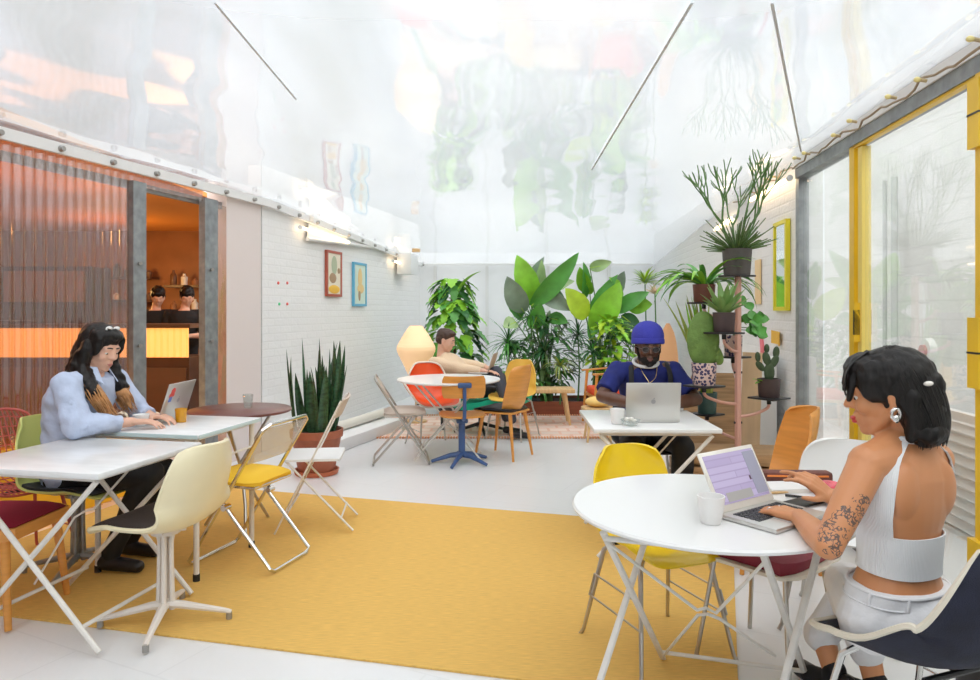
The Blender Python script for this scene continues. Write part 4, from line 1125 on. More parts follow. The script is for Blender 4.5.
# ================================================================ plants
G_ = lambda n, c, r=.45, v=.2: mat(n, c, r, var=v, scale=6, coat=.15)
for n_, c_ in (('leaf_mid', (.09, .33, .05)), ('leaf_dark', (.035, .14, .04)), ('leaf_bright', (.26, .58, .04)), ('leaf_lime', (.42, .62, .03)), ('leaf_yellow', (.40, .45, .08)), ('leaf_olive', (.10, .17, .05)), ('leaf_grey', (.22, .30, .22)), ('leaf_pale', (.35, .50, .22)), ('stem_green', (.09, .20, .05))):
    m_ = G_(n_, c_)
mat('bark', (.16, .09, .05), .8, var=.3, scale=20)
def leaf(b, base, d, L, W, droop=.6, fold=.15, shape='oval', segs=8, up=V(0, 0, 1), notch=0, twist=0, wave=0):
    d = V(*d).normalized(); base = V(*base)
    side = d.cross(up)
    if side.length < .05: side = V(1, 0, 0)
    side.normalize(); nrm = side.cross(d).normalized()
    if twist: R = Matrix.Rotation(twist, 3, d); side = R @ side; nrm = R @ nrm
    p = base.copy(); rows = []
    for i in range(segs + 1):
        t = i / segs
        if shape == 'oval': w_ = sin(pi * min(1, t * .97 + .03) ** .8) ** .8
        elif shape == 'strap': w_ = min(1, t * 5 + .35) * (1 - t ** 3)
        elif shape == 'heart': w_ = (1 - t) ** .6 * min(1, (t * 6 + .3)) * 1.05
        else: w_ = (1 - t) ** .8 * min(1, t * 8 + .5)
        if notch and i % 2: w_ *= notch
        w_ *= W / 2
        f = nrm * (fold * w_) + nrm * (wave * w_ * sin(i * 2.1))
        rows.append([p - side * w_ + f, p - side * w_ * .5 + f * .35, p, p + side * w_ * .5 + f * .35, p + side * w_ + f])
        p = p + d * (L / segs)
        R = Matrix.Rotation(-droop / segs, 3, side); d = R @ d; nrm = R @ nrm
    b.grid(rows)
    return p
def sph(rx=1, lo=-.2, hi=1):
    a = rnd.uniform(0, 2 * pi); z = rnd.uniform(lo, hi); r = math.sqrt(max(0, 1 - z * z)); return V(r * cos(a), r * sin(a), z)

# snake plant in terracotta pot
p = G(316, 474); p.z = 0; SP = V(p.x, p.y + .02, 0)
t = thing('snake_plant', 'tall dark green snake plant growing in the terracotta pot beside the white folding chair', 'plant', SP + V(0, 0, .33))
b = MB()
for k in range(26):
    a = rnd.uniform(0, 2 * pi); r = .15 * math.sqrt(rnd.random()); q = V(r * cos(a), r * sin(a), -.02)
    d = V(q.x * 1.1 + rnd.uniform(-.05, .05), q.y * 1.1, 1)
    leaf(b, q, d, rnd.uniform(.50, .84), rnd.uniform(.07, .095), rnd.uniform(-.15, .25), .5, 'strap', 9, up=V(cos(a + 1), sin(a + 1), 0), twist=rnd.uniform(-1, 1))
snake = mat('snake_leaf', (.028, .085, .035), .4, var=.55, scale=22, coat=.2, stretch=(1, 1, 2.2))
b.build('foliage', snake, t, angle=180)
t = thing('terracotta_pot', 'terracotta pot with saucer holding the snake plant', 'pot', SP)
MB().lathe([(.14, .03), (.15, .035), (.20, .30), (.215, .31), (.218, .37), (.205, .372), (.195, .335), (0, .335)], n=40).build('pot', 'terracotta', t, angle=50)
MB().lathe([(.15, 0), (.175, .004), (.185, .04), (.175, .04), (.165, .015), (0, .012)], n=36).build('saucer', mat('terracotta_red', (.50, .13, .05), .5), t)
MB().cyl((0, 0, .33), (0, 0, .342), .195, n=30).build('soil', 'soil', t)

# planter
t = thing('planter_box', 'long low red-brown wooden planter box in front of the back wall', 'planter', (1.05, 9.35, 0))
for s in (-1, 1): MB().box((0, s * .32, .09), (2.5, .03, .18)).build('long_side', mat('planter_wood', (.27, .075, .035), .55, var=.2, scale=3, stretch=(1, 6, 6)), t, smooth=False)
for s in (-1, 1): MB().box((s * 1.235, 0, .09), (.03, .61, .18)).build('short_side', 'planter_wood', t, smooth=False)
MB().box((0, 0, .08), (2.43, .6, .14)).build('soil', 'soil', t, smooth=False)

# monstera climbing a pole
MX = -.55; MY = 9.3
t = thing('monstera', 'tall monstera climbing a mossy pole behind the man in the beige sweater', 'plant', (MX + .06, MY, .30))
b = MB(); b.cyl((0, 0, 0), (0, 0, 1.4), .035); b.build('moss_pole', 'bark', t)
for mm, cnt in (('leaf_mid', 95), ('leaf_bright', 80), ('leaf_dark', 30)):
    b = MB()
    for k in range(cnt):
        z = rnd.uniform(-.05, 1.42); f = 1 - z / 1.6
        R_ = .13 + .42 * min(1, f * 1.25) * rnd.uniform(.45, 1)
        a = rnd.uniform(pi + -.2, 2 * pi + .2) if rnd.random() < .75 else rnd.uniform(0, pi)
        q = V(cos(a) * R_ * .75, sin(a) * R_ * .6, z + .08)
        d = V(cos(a), sin(a) * .7, rnd.uniform(-1.1, -.1))
        leaf(b, q, d, rnd.uniform(.19, .30), rnd.uniform(.18, .27), .6, .18, 'heart', 8, notch=.66)
    b.build('foliage', mm, t, angle=180)
b = MB(); leaf(b, (.05, -.1, 1.22), (.35, -.1, .9), .5, .14, .9, .3, 'oval'); leaf(b, (-.2, -.1, .8), (-1, -.1, -.35), .3, .05, .3, .2, 'strap')
leaf(b, (.02, -.05, 1.3), (-.1, -.3, 1), .18, .1, .3, .2, 'heart'); b.build('young_leaf', 'leaf_bright', t, angle=180)
t = thing('woven_pot', 'dark pot of the climbing monstera, behind the lounge chair', 'pot', (MX + .06, MY, 0))
MB().lathe([(.19, 0), (.24, .30), (.22, .30), (.2, .27), (0, .27)], n=28).build('pot', 'grey_pot', t)

# big paddle leaves (bird of paradise): placed stem by stem
def paddle_plant(name, label, base, specs, m_stem='stem_green'):
    """specs: (px0,py0 leaf base, px1,py1 tip, width, material, fold, twist, depth offset)"""
    t = thing(name, label, 'plant', base)
    B = V(*base)
    for k, (x0, y0, x1, y1, W, mm, fo, tw, dy) in enumerate(specs):
        Zd = B.y + dy
        q0, q1 = P(x0, y0, Zd) - B, P(x1, y1, Zd - .12) - B
        s = V(rnd.uniform(-.08, .08), rnd.uniform(-.05, .05), 0)
        b = MB(); mid = s.lerp(q0, .55) + V((s.x - q0.x) * .15, 0, .05)
        b.tube([s, mid, q0], [.014, .010, .006], n=6, sm=5)
        st = b.build('stem', m_stem, t)
        b = MB(); d = q1 - q0; L = d.length; dr = .5
        R = Matrix.Rotation(dr / 2, 3, d.cross(V(0, -1, .3)).normalized())
        leaf(b, q0, R @ d, L * 1.03, W, dr, fo, 'oval', 12, up=V(0, -1, .3), twist=tw, wave=.06)
        lf = b.build('leaf', mm, st, angle=180)
        b = MB(); b.tube([q0 + V(0, -.004, 0), q0.lerp(q1, .45) + V(0, -.03, 0)], [.007, .004], n=5); b.build('midrib', 'leaf_lime', st)
    return t
Yp = 9.3
paddle_plant('bird_of_paradise', 'bird of paradise with huge pale green paddle leaves, left half of the planter', (.75, Yp, .15), [
    (531, 304, 519, 255, .34, 'leaf_bright', .25, .2, 0), (524, 312, 503, 279, .30, 'leaf_grey', .2, -.5, -.05),
    (531, 306, 584, 259, .26, 'leaf_mid', .35, .5, -.15), (540, 292, 571, 313, .22, 'leaf_grey', .3, .4, -.1),
    (538, 286, 567, 300, .24, 'leaf_dark', .3, -.6, .1), (533, 300, 549, 262, .22, 'leaf_pale', .2, .9, .15),
    (516, 322, 503, 327, .2, 'leaf_pale', .3, .2, -.2), (541, 296, 573, 278, .24, 'leaf_pale', .3, -.5, .2), (522, 318, 507, 300, .22, 'leaf_mid', .3, .4, .1), (548, 318, 568, 322, .2, 'leaf_mid', .3, -.2, .05), (532, 328, 543, 303, .24, 'leaf_mid', .4, .5, -.1),
    (524, 300, 541, 256, .20, 'leaf_grey', .2, -.3, .2)])
paddle_plant('banana_plant', 'banana plant with broad upright striped leaves, right half of the planter', (1.45, Yp, .15), [
    (593, 331, 622, 284, .36, 'leaf_bright', .25, .2, -.1), (591, 322, 611, 272, .22, 'leaf_mid', .3, -.6, .1),
    (586, 318, 566, 288, .30, 'leaf_lime', .15, .1, -.2), (583, 300, 590, 262, .20, 'leaf_mid', .3, .9, .1), (590, 294, 574, 270, .22, 'leaf_bright', .25, -.9, .12),
    (615, 312, 648, 291, .22, 'leaf_mid', .3, -.2, .05), (622, 316, 640, 330, .2, 'leaf_dark', .2, .3, 0),
    (606, 300, 628, 274, .24, 'leaf_grey', .2, .6, .2), (590, 268, 612, 264, .16, 'leaf_pale', .3, .4, .15), (622, 300, 612, 274, .26, 'leaf_bright', .3, 1.0, .1), (628, 306, 652, 306, .24, 'leaf_bright', .3, .3, .15), (600, 316, 588, 338, .2, 'leaf_mid', .3, .2, 0), (612, 322, 632, 344, .22, 'leaf_mid', .3, -.3, .1)])
def spiky(name, label, cx, cy, Z, R, n, mm, w_=.022, lo=-.3, stem=True, droop=1.2, base=.15, cat='plant'):
    c = P(cx, cy, Z); t = thing(name, label, cat, (c.x, Z, base))
    if stem: MB().tube([(0, 0, 0), (.02, 0, (c.z - base) * .5), (0, 0, c.z - base)], [.012, .010, .008]).build('stem', 'stem_green', t)
    mats = mm if isinstance(mm, (list, tuple)) else [mm]
    for m_ in mats:
        b = MB()
        for k in range(n // len(mats)):
            d = sph(lo=lo); leaf(b, (0, 0, c.z - base), d, R * rnd.uniform(.7, 1.15), w_, droop * rnd.uniform(.6, 1.2), .4, 'strap', 6)
        b.build('foliage', m_, t, angle=180)
    return t
spiky('dragon_tree', 'dark spiky dragon tree low at the left end of the planter', 508, 343, 9.15, .42, 60, ['leaf_dark', 'leaf_mid'])
spiky('dragon_tree', 'darker feathery palm in the middle of the planter', 531, 318, 9.2, .36, 60, ['leaf_dark', 'leaf_mid'], lo=-.5)
spiky('dragon_tree', 'dense dark palm below the paddle leaves, left of the middle', 545, 352, 9.15, .40, 64, ['leaf_dark', 'leaf_dark', 'leaf_olive'])
spiky('spider_plant', 'pale striped spider plant at the front of the planter', 560, 367, 8.98, .30, 44, ['leaf_yellow', 'leaf_pale'], .022, droop=1.9, lo=.1)
spiky('dragon_tree', 'short green palm just left of the beanie man\'s shoulder', 592, 352, 9.05, .34, 52, ['leaf_mid', 'leaf_dark'])
spiky('dragon_tree', 'slim dark palm near the right of the planter behind the man', 578, 336, 9.3, .36, 46, ['leaf_dark', 'leaf_grey'])
spiky('dragon_tree', 'low dark grassy clump under the striped spider plant', 535, 384, 9.05, .34, 60, ['leaf_dark', 'leaf_mid'], stem=False)
spiky('fern', 'light feathery fern at the far right corner behind the man', 645, 283, 9.6, .26, 60, ['leaf_pale', 'leaf_lime'], .03, lo=.0, droop=.6)
spiky('dried_palm', 'cream dried palm fan standing in the far right corner', 655, 294, 9.0, .15, 30, mat('dried_cream', (.82, .66, .48), .8), .03, lo=.1, droop=.2)
def bushy(name, label, boxp, Z, n, mm, L=(.1, .18), W=(.07, .12), depth=.3, cat='plant', base=.15, notch=0, group=None):
    x0, x1, y0, y1 = boxp; a, c = P(x0, y1, Z), P(x1, y0, Z); cc = V((a.x + c.x) / 2, Z, base)
    t = thing(name, label, cat, cc)
    b = MB()
    for k in range(7):
        b.tube([(rnd.uniform(-.05, .05), 0, 0), (rnd.uniform(-.5, .5) * (c.x - a.x) * .5, rnd.uniform(-.1, .1), (a.z + c.z) / 2 - base), (rnd.uniform(-.5, .5) * (c.x - a.x) * .8, rnd.uniform(-.1, .1), c.z - base - .05)], .006, n=5, sm=3)
    b.build('stems', 'stem_green', t)['kind'] = 'stuff'
    for m_ in mm:
        b = MB()
        for k in range(n // len(mm)):
            s_ = sph(lo=-1); q = V(s_.x * (c.x - a.x) / 2, s_.y * depth, (a.z + c.z) / 2 - base + s_.z * (c.z - a.z) / 2) * 1
            q = V(q.x * rnd.uniform(.4, 1), q.y * rnd.uniform(.4, 1), q.z)
            leaf(b, q, V(s_.x, s_.y - .5, rnd.uniform(-.6, .5)), rnd.uniform(*L), rnd.uniform(*W), .7, .25, 'heart', 8 if notch else 6, notch=notch)
        b.build('foliage', m_, t, angle=180)
    return t
bushy('schefflera', 'big dark leafy shrub filling the middle of the planter', (516, 580, 318, 388), 9.40, 280, ['leaf_dark', 'leaf_olive', 'leaf_mid'], (.13, .24), (.06, .11))
bushy('philodendron', 'bright lime philodendron just left of the blue beanie', (590, 632, 318, 380), 9.0, 120, ['leaf_lime', 'leaf_bright'], (.12, .2), (.10, .17), notch=.6)
bushy('rubber_plant', 'dark glossy shrub at the right end of the planter behind the man', (592, 652, 318, 402), 9.5, 190, ['leaf_dark', 'leaf_mid'], (.16, .26), (.08, .13))
bushy('trailing_shrub', 'dark leafy shrub at the left end of the planter behind the laptop', (496, 532, 340, 402), 9.40, 150, ['leaf_dark', 'leaf_mid'], (.12, .2), (.06, .1))
b = MB()
for k in range(12): leaf(b, (0, 0, .06), sph(lo=.1), .16, .08, .9, .3, 'oval', 6)
b.build('foliage', 'leaf_pale', PLANT_BENCH, angle=180)

# ---------------------------------------------------------------- pink plant stand
PZ = 4.6; px_ = (738 - 490) / FP * PZ
B = V(px_, PZ, 0)
t = thing('plant_stand', 'pink metal plant stand with black plates on curved arms, in front of the right wall', 'plant stand', B)
PS = t
MB().tube([(0, 0, .02), (0, 0, 1.62)], .022, n=6).build('pole', 'pink_metal', t)
MB().lathe([(.17, 0), (.17, .015), (.04, .03), (.035, .10)], n=28).build('base', 'pink_metal', t)
def plate(cx, cy, Z, w_=.10):
    c = P(cx, cy, Z) - B
    MB().box((c.x, c.y, c.z), (w_ * 2, w_ * 2, .012), rot=(0, 0, .6), bev=.003).build('plate', 'black_metal', PS)
    MB().cyl((c.x, c.y, c.z - .04), (c.x, c.y, c.z), .014).build('plate_stem', 'black_metal', PS)
    c2 = V(c.x, c.y, c.z - .04)
    if V(c2.x, c2.y, 0).length > .03:
        MB().tube([c2, V(c2.x * .92, c2.y * .92, c2.z - .03), V(c2.x * .5, c2.y * .5, c2.z - .07), V(0, 0, c2.z - .09)], .010, n=8, sm=4).build('arm', 'pink_metal', PS)
    return c + B + V(0, 0, .0065)
pl_top = plate(737, 276, 4.60, .085)
pl_spid = plate(704, 303, 4.75, .08)
pl_aloe = plate(724, 333, 4.45, .09)
pl_pat2 = plate(733, 357, 4.72, .085)
pl_cact = plate(704, 386, 4.50, .095)
pl_right = plate(769, 398, 4.55, .095)
pl_teal = plate(707, 414, 4.85, .085)
for z in (.62, .95): MB().cyl((-.026, 0, z), (.026, 0, z), .008).build('bolt', 'black_metal', PS)
def pot(loc, r, h, m, label, name='plant_pot', taper=.85, square=False):
    t = thing(name, label, 'pot', loc)
    b = MB(); b.lathe([(r * taper, 0), (r * taper + .003, .004), (r, h), (r - .008, h), (r * taper, h * .85), (0, h * .85)], n=28); b.build('pot', m, t, angle=50)
    MB().cyl((0, 0, h * .84), (0, 0, h * .88), r * .86).build('soil', 'soil', t)
    return t
sc_ = 4.6 / FP
pat = bpy.data.materials.new('speckled_glaze'); pat.use_nodes = True
n_ = pat.node_tree; vo = n_.nodes.new('ShaderNodeTexVoronoi'); vo.inputs['Scale'].default_value = 55; crp = n_.nodes.new('ShaderNodeValToRGB'); crp.color_ramp.interpolation = 'CONSTANT'
crp.color_ramp.elements[0].color = (.05, .04, .12, 1); crp.color_ramp.elements[1].position = .48; crp.color_ramp.elements[1].color = (.72, .55, .50, 1)
tcx = n_.nodes.new('ShaderNodeTexCoord'); n_.links.new(tcx.outputs['Object'], vo.inputs['Vector']); n_.links.new(vo.outputs['Distance'], crp.inputs[0]); n_.links.new(crp.outputs[0], n_.nodes['Principled BSDF'].inputs['Base Color'])
n_.nodes['Principled BSDF'].inputs['Roughness'].default_value = .3; vo.inputs['Scale'].default_value = 55
MATS['speckled_glaze'] = pat
mat('dark_terracotta', (.17, .06, .035), .6, var=.2)
pot(pl_top, .095, .17, 'grey_pot', 'grey pot with the pencil cactus, on the topmost plate of the pink stand')
pot(pl_spid, .075, .12, 'dark_terracotta', 'dark terracotta pot holding the arching strap-leaf plant on the stand')
pot(pl_aloe, .07, .125, mat('brown_pot', (.075, .05, .05), .6, var=.15), 'dark brown pot with the upright aloe-like plant on the stand')
pot(pl_pat2, .062, .14, 'speckled_glaze', 'smaller speckled blue and pink pot low behind the stand\'s pole')
pot(pl_cact, .08, .145, 'speckled_glaze', 'larger speckled blue and pink pot holding the paddle cactus')
pot(pl_right, .072, .12, 'brown_pot', 'dark brown pot with the small prickly pear on the right-hand plate')
pot(pl_teal, .068, .145, 'teal_pot', 'dark teal pot with the tall yellow-edged plant, lowest on the stand')
def plant(name, label, loc): return thing(name, label, 'plant', loc)
# pencil cactus
t = plant('pencil_cactus', 'tall wiry pencil cactus with bare forked twigs at the top of the pink stand', pl_top + V(0, 0, .145))
def twig(b, p, d, L, r, depth):
    q = p + d * L * .5 + V(rnd.uniform(-.02, .02), rnd.uniform(-.02, .02), .01); e_ = q + (d + V(rnd.uniform(-.2, .2), rnd.uniform(-.2, .2), .25)).normalized() * L * .5
    b.tube([p, q, e_], [r, r * .9, r * .8], n=5, sm=2)
    if depth > 0:
        for s in range(2 if rnd.random() < .75 else 3):
            a = rnd.uniform(0, 2 * pi); k = rnd.uniform(.25, .6)
            twig(b, e_, (d + V(cos(a), sin(a), .25) * k).normalized(), L * rnd.uniform(.65, .95), r * .82, depth - 1)
b = MB()
for k in range(6):
    a = k * 1.05 + .3; twig(b, V(.02 * cos(a), .02 * sin(a), 0), V(.42 * cos(a), .42 * sin(a), 1).normalized(), .20, .0075, 3)
b.build('twigs', 'stem_green', t)
b = MB()
for k in range(110):
    d = sph(lo=.1); b.tube([V(d.x, d.y, 0) * .03, V(d.x * .5, d.y * .5, d.z * .5 + .02) * .2, d * rnd.uniform(.15, .30)], [.005, .0045, .003], n=4)
b.build('lower_twigs', 'leaf_olive', t)
# strap leaf plant
t = plant('strap_leaf_plant', 'arching strap-leaved plant spilling leftwards from the pink stand', pl_spid + V(0, 0, .10))
for mm in ('leaf_mid', 'leaf_bright'):
    b = MB()
    for k in range(22):
        a = rnd.uniform(0, 2 * pi); d = V(cos(a), sin(a) * .8, rnd.uniform(.5, 1.5))
        leaf(b, V(cos(a), sin(a), 0) * .02, d, rnd.uniform(.30, .48), .042, rnd.uniform(1.2, 2.2), .3, 'strap', 9)
    b.build('foliage', mm, t, angle=180)
# aloe like
t = plant('aloe', 'fresh green rosette with broad pointed leaves in the dark brown pot', pl_aloe + V(0, 0, .105))
b = MB()
for k in range(20):
    a = k * 2.4; f = k / 20; leaf(b, V(cos(a), sin(a), 0) * .02, V(cos(a) * (.9 - f * .7), sin(a) * (.9 - f * .7), .8), .15 + .1 * f, .05, .5 * (1 - f), .45, 'oval', 8)
b.build('foliage', mat('aloe_green', (.20, .36, .10), .45, var=.2), t, angle=180)
# round leaf trailing plant
t = plant('round_leaf_plant', 'round-leaved plant trailing to the right of the pink pole', pl_pat2 + V(0, 0, .12))
b = MB(); b2 = MB()
for k in range(7):
    e_ = V(.05 + .035 * k, -.05 * (k % 2), .05 + .09 * sin(k * 1.7 + 1)) if k < 6 else V(-.02, 0, .1)
    e_ = V(rnd.uniform(.04, .24), rnd.uniform(-.12, .02), rnd.uniform(0, .27))
    b2.tube([(0, 0, 0), (e_.x * .3, e_.y * .3, e_.z * .8 + .03), e_], .003, n=5, sm=3)
    for j in range(3):
        leaf(b, e_ + V(0, 0, 0), V(rnd.uniform(-1, 1), rnd.uniform(-1, .2), rnd.uniform(-.5, .6)), .075, .07, .4, .15, 'oval', 6, up=V(0, -1, .4))
b.build('foliage', 'leaf_mid', t, angle=180); b2.build('stems', 'stem_green', t)['kind'] = 'stuff'
# paddle cactus
t = plant('paddle_cactus', 'single big upright flat green cactus paddle in the speckled pot', pl_cact + V(0, 0, .12))
b = MB(); b.ell((-.005, 0, .17), (.105, .028, .185), None, 26); b.build('paddle', mat('cactus_green', (.13, .23, .045), .6, var=.2, scale=15, bump=.5, bscale=50), t)
b = MB(); b.ell((.075, .01, .08), (.045, .02, .08), Matrix.Rotation(-.5, 3, 'Y'), 16); b.build('side_paddle', 'cactus_green', t)
# prickly pear
t = plant('prickly_pear', 'small dark prickly pear cactus on the right-hand plate of the pink stand', pl_right + V(0, 0, .10))
for (x, z, r, h, a) in ((0, .06, .035, .065, 0), (-.02, .15, .026, .045, .25), (.035, .13, .025, .045, -.5), (.05, .19, .022, .04, -.1), (-.055, .10, .022, .04, .7), (-.07, .16, .018, .034, .1), (-.012, .215, .018, .03, 0)):
    MB().ell((x, rnd.uniform(-.01, .01), z), (r, .012, h), Matrix.Rotation(-a, 3, 'Y'), 14).build('pad', mat('pear_green', (.05, .085, .035), .6, var=.25, scale=20, bump=.5, bscale=60), t)
b = MB(); leaf(b, (-.05, -.02, 0), (-.8, -.2, .4), .08, .05, .5, .2, 'oval', 6); leaf(b, (-.05, -.02, 0), (-.9, -.3, 0), .06, .04, .5, .2, 'oval', 6); b.build('foliage', 'leaf_bright', t, angle=180)
# tall yellow-green snake plant behind
t = plant('tall_snake_plant', 'tall yellow-edged plant rising behind the left side of the pink stand', pl_teal + V(0, 0, .12))
for mm in ('leaf_yellow', 'leaf_bright'):
    b = MB()
    for k in range(12):
        q = V(rnd.uniform(-.04, .04), rnd.uniform(-.03, .05), 0); leaf(b, q, V(rnd.uniform(-.30, .03), rnd.uniform(-.1, .1), 1), rnd.uniform(.4, .80), .034, rnd.uniform(-.3, .5), .4, 'strap', 9, up=V(.2, -1, 0), twist=rnd.uniform(-.8, .8))
    b.build('foliage', mm, t, angle=180)
t = thing('wooden_arch', 'narrow orange bentwood board standing by the right wall behind the beanie man', 'board', (1.88, 7.4, 0), .1)
rows = [[V((-.13 + .26 * j / 6) * math.sqrt(max(.02, 1 - (i / 12) ** 4)), -.03 * sin(pi * j / 6), 1.22 * i / 12) for j in range(7)] for i in range(13)]
MB().grid(rows, .015).build('board', mat('peach_wood', (.78, .42, .20), .5), t, angle=60)
# ================================================================ people
def hand(b, w_, d, n, t, curl=.5, s=1.0, spread=.02, thumb=.6, curls=None):
    """w_ wrist, d finger direction, n back-of-hand normal, t towards the thumb"""
    w_, d, n, t = V(*w_), V(*d).normalized(), V(*n).normalized(), V(*t).normalized()
    n = (n - d * n.dot(d)).normalized(); t = (t - d * t.dot(d) - n * t.dot(n)).normalized()
    off = (.030, .010, -.010, -.029); L0 = (.040, .046, .042, .032)
    for i in range(4):
        k = w_ + d * (.088 - .006 * abs(i - 1)) * s + t * off[i] * s
        b.cone(w_ + t * off[i] * .55 * s, k, .0165 * s, .0125 * s)
        c_ = curls[i] if curls else curl
        d0 = (d + t * (1.5 - i) * spread * 4).normalized(); q = k; ang = 0
        for j in range(3):
            ang += c_ * (.45, .75, .6)[j]
            dd = d0 * cos(ang) - n * sin(ang)
            q2 = q + dd * (L0[i] * (1, .66, .52)[j] * s)
            b.cone(q, q2, (.0098, .0088, .008)[j] * s, (.009, .008, .007)[j] * s, n=10); q = q2
    q = w_ + t * .024 * s + d * .018 * s; dd = (d * .55 + t * .75 * thumb / .6 - n * .25).normalized()
    b.cone(w_ + t * .012 * s, q, .017 * s, .015 * s)
    q1 = q + dd * .036 * s; b.cone(q, q1, .0145 * s, .011 * s, n=10)
    dd = (dd + d * .5).normalized(); q2 = q1 + dd * .030 * s; b.cone(q1, q2, .0105 * s, .0095 * s, n=10)
    b.cone(q2, q2 + dd * .022 * s, .0095 * s, .0075 * s, n=10)
def torso_fn(J, g=0.0, sc=1.0):
    pel, nk = J['pel'], J['nk']; bow = J.get('bow', V(0, 0, 0))
    lp, ls = J['latP'].normalized(), J['latS'].normalized()
    ax = (nk - pel)
    W = J.get('wid', 1.0)
    tab = [(-.10, .13, .095), (.0, .168, .112), (.10, .165, .115), (.28, .132, .098), (.45, .135, .100), (.62, .152, .108), (.78, .162, .105), (.88, .150, .090), (.95, .10, .07), (1.0, .062, .058)]
    tab = [(a, b_ * W * (J.get('waist', 1.0) if .2 < a < .5 else 1), c * W) for a, b_, c in tab]
    def f(t):
        for i in range(len(tab) - 1):
            if t <= tab[i + 1][0] or i == len(tab) - 2:
                k = (t - tab[i][0]) / (tab[i + 1][0] - tab[i][0]); k = max(0, min(1, k)); k = k * k * (3 - 2 * k)
                a = tab[i][1] * (1 - k) + tab[i + 1][1] * k; c_ = tab[i][2] * (1 - k) + tab[i + 1][2] * k; break
        lat = (lp * (1 - t) + ls * t).normalized() if 0 <= t <= 1 else (lp if t < 0 else ls)
        cen = pel + ax * t + bow * (4 * max(0, t) * (1 - min(1, t)))
        dep = lat.cross(ax.normalized()).normalized()      # forward
        return cen, lat * (a + g), dep * (c_ + g)
    return f
def torso_secs(J, g=0.0, t0=-.1, t1=1.0, n=16):
    f = torso_fn(J, g); return [f(t0 + (t1 - t0) * i / (n - 1)) for i in range(n)]

def head_shapes(b, c, fw, up, s=1.0, neck=None, jaw=1.0):
    fw = fw.normalized(); up = (up - fw * up.dot(fw)).normalized(); lf = up.cross(fw).normalized()
    M = Matrix((fw, lf, up)).transposed()
    def at_(x, y, z): return c + M @ (V(x, y, z) * s)
    def el(x, y, z, rx, ry, rz, rot=None): b.ell(at_(x, y, z), (rx * s, ry * s, rz * s), M @ rot if rot else M)
    el(-.012, 0, .035, .098, .076, .088); el(.030, 0, .0, .062, .064, .085)
    el(.032, 0, -.055, .052, .052 * jaw, .052); el(.062, 0, -.092, .022, .024 * jaw, .018)
    for y in (-1, 1):
        el(.060, y * .034, -.022, .026, .024, .026); el(.076, y * .028, .030, .016, .026, .010)
        b.cone(at_(-.005, y * .060, -.035), at_(.050, y * .022, -.095), .016 * s, .014 * s)
        el(-.008, y * .076, -.004, .016, .008, .030); el(-.004, y * .078, -.030, .010, .007, .012)
    b.cone(at_(.086, 0, .022), at_(.106, 0, -.018), .008 * s, .0105 * s); 
    for y in (-1, 1): el(.093, y * .012, -.022, .011, .008, .008); b.cone(at_(.080, y * .042, .016), at_(.087, y * .018, .017), .0065 * s, .0065 * s, n=10)
    el(.083, 0, -.048, .012, .020, .010)
    el(.087, 0, -.056, .010, .022, .0065); el(.085, 0, -.067, .010, .019, .0075); el(.074, 0, -.078, .012, .02, .01)
    if neck is not None: b.cone(at_(-.028, 0, -.05), neck, .050 * s, .056 * s)
    return at_, M
def eyes(t, at_, off, s=1.0, closed=False):
    for y in (-1, 1):
        MB().ell(at_(.0745, y * .030, .005) - off, (.0115 * s,) * 3, None, 12).build('eye', 'eye_white', t)
        MB().ell(at_(.0830, y * .030, .001) - off, (.0052 * s,) * 3, None, 10).build('iris', 'eye_dark', t)
        MB().tube([at_(.080, y * .044, .030) - off, at_(.094, y * .028, .036) - off, at_(.093, y * .012, .032) - off], .0035 * s, n=5, sm=3).build('eyebrow', 'hair_black', t)
mat('eye_white', (.75, .72, .68), .3); mat('eye_dark', (.02, .012, .01), .2)
hairm = mat('hair_black', (.009, .007, .006), .42, spec=.3, var=.5, scale=30, bump=.25, bscale=40, stretch=(3, 3, .5))
mat('hair_brown', (.06, .028, .016), .5, bump=.5, bscale=60); mat('hair_caramel', (.42, .20, .07), .45, var=.4, scale=20, bump=.5, bscale=50)
mat('lip_red', (.55, .05, .045), .35); mat('lip_rose', (.5, .18, .15), .4)
mat('skin_tan', (.62, .27, .12), .42, var=.05, scale=10, sss=.08)
mat('skin_light', (.72, .42, .30), .45, var=.05, scale=10, sss=.08)
mat('skin_dark', (.12, .052, .03), .40, var=.1, scale=10, sss=.03)
def strand(b, pts, r, n=6): b.tube(pts, [r * .7] + [r] * (len(pts) - 2) + [r * .25], n=n, sm=4, flat=.6)

# ---------------------------------------------------------------- woman in white, right foreground
O = V(1.17, 1.98, 0)
t = thing('person', 'woman in a white backless knit top and white jeans, seen from behind', 'person', O)
lat = V(-.93, -.36, 0)                       # towards her left
latP = V(-.90, -.42, 0)
J = dict(pel=V(1.15, 1.98, .515), nk=V(1.165, 1.965, 1.01), latP=latP, latS=lat, wid=.86, waist=.90, bow=V(-.01, -.015, 0))
HC = P(887, 395, 1.97)
shL, shR = P(868, 463, 1.90), P(934, 459, 2.03)
elL, wrL = V(.885, 1.83, .745), G(799, 517, .748)
elR, wrR = V(1.29, 2.30, .76), P(830, 497, 2.30)
skin = 'skin_inked'
m_ = mat('skin_inked', (.62, .27, .12), .42, sss=.08); n_ = m_.node_tree; bs = n_.nodes['Principled BSDF']
tcx = n_.nodes.new('ShaderNodeTexCoord')
def mask_sphere(c, r):
    d = n_.nodes.new('ShaderNodeVectorMath'); d.operation = 'DISTANCE'; n_.links.new(tcx.outputs['Object'], d.inputs[0]); d.inputs[1].default_value = c
    q = n_.nodes.new('ShaderNodeMath'); q.operation = 'LESS_THAN'; q.inputs[1].default_value = r; n_.links.new(d.outputs['Value'], q.inputs[0]); return q
el_ = elL - O; sh_ = shL - O
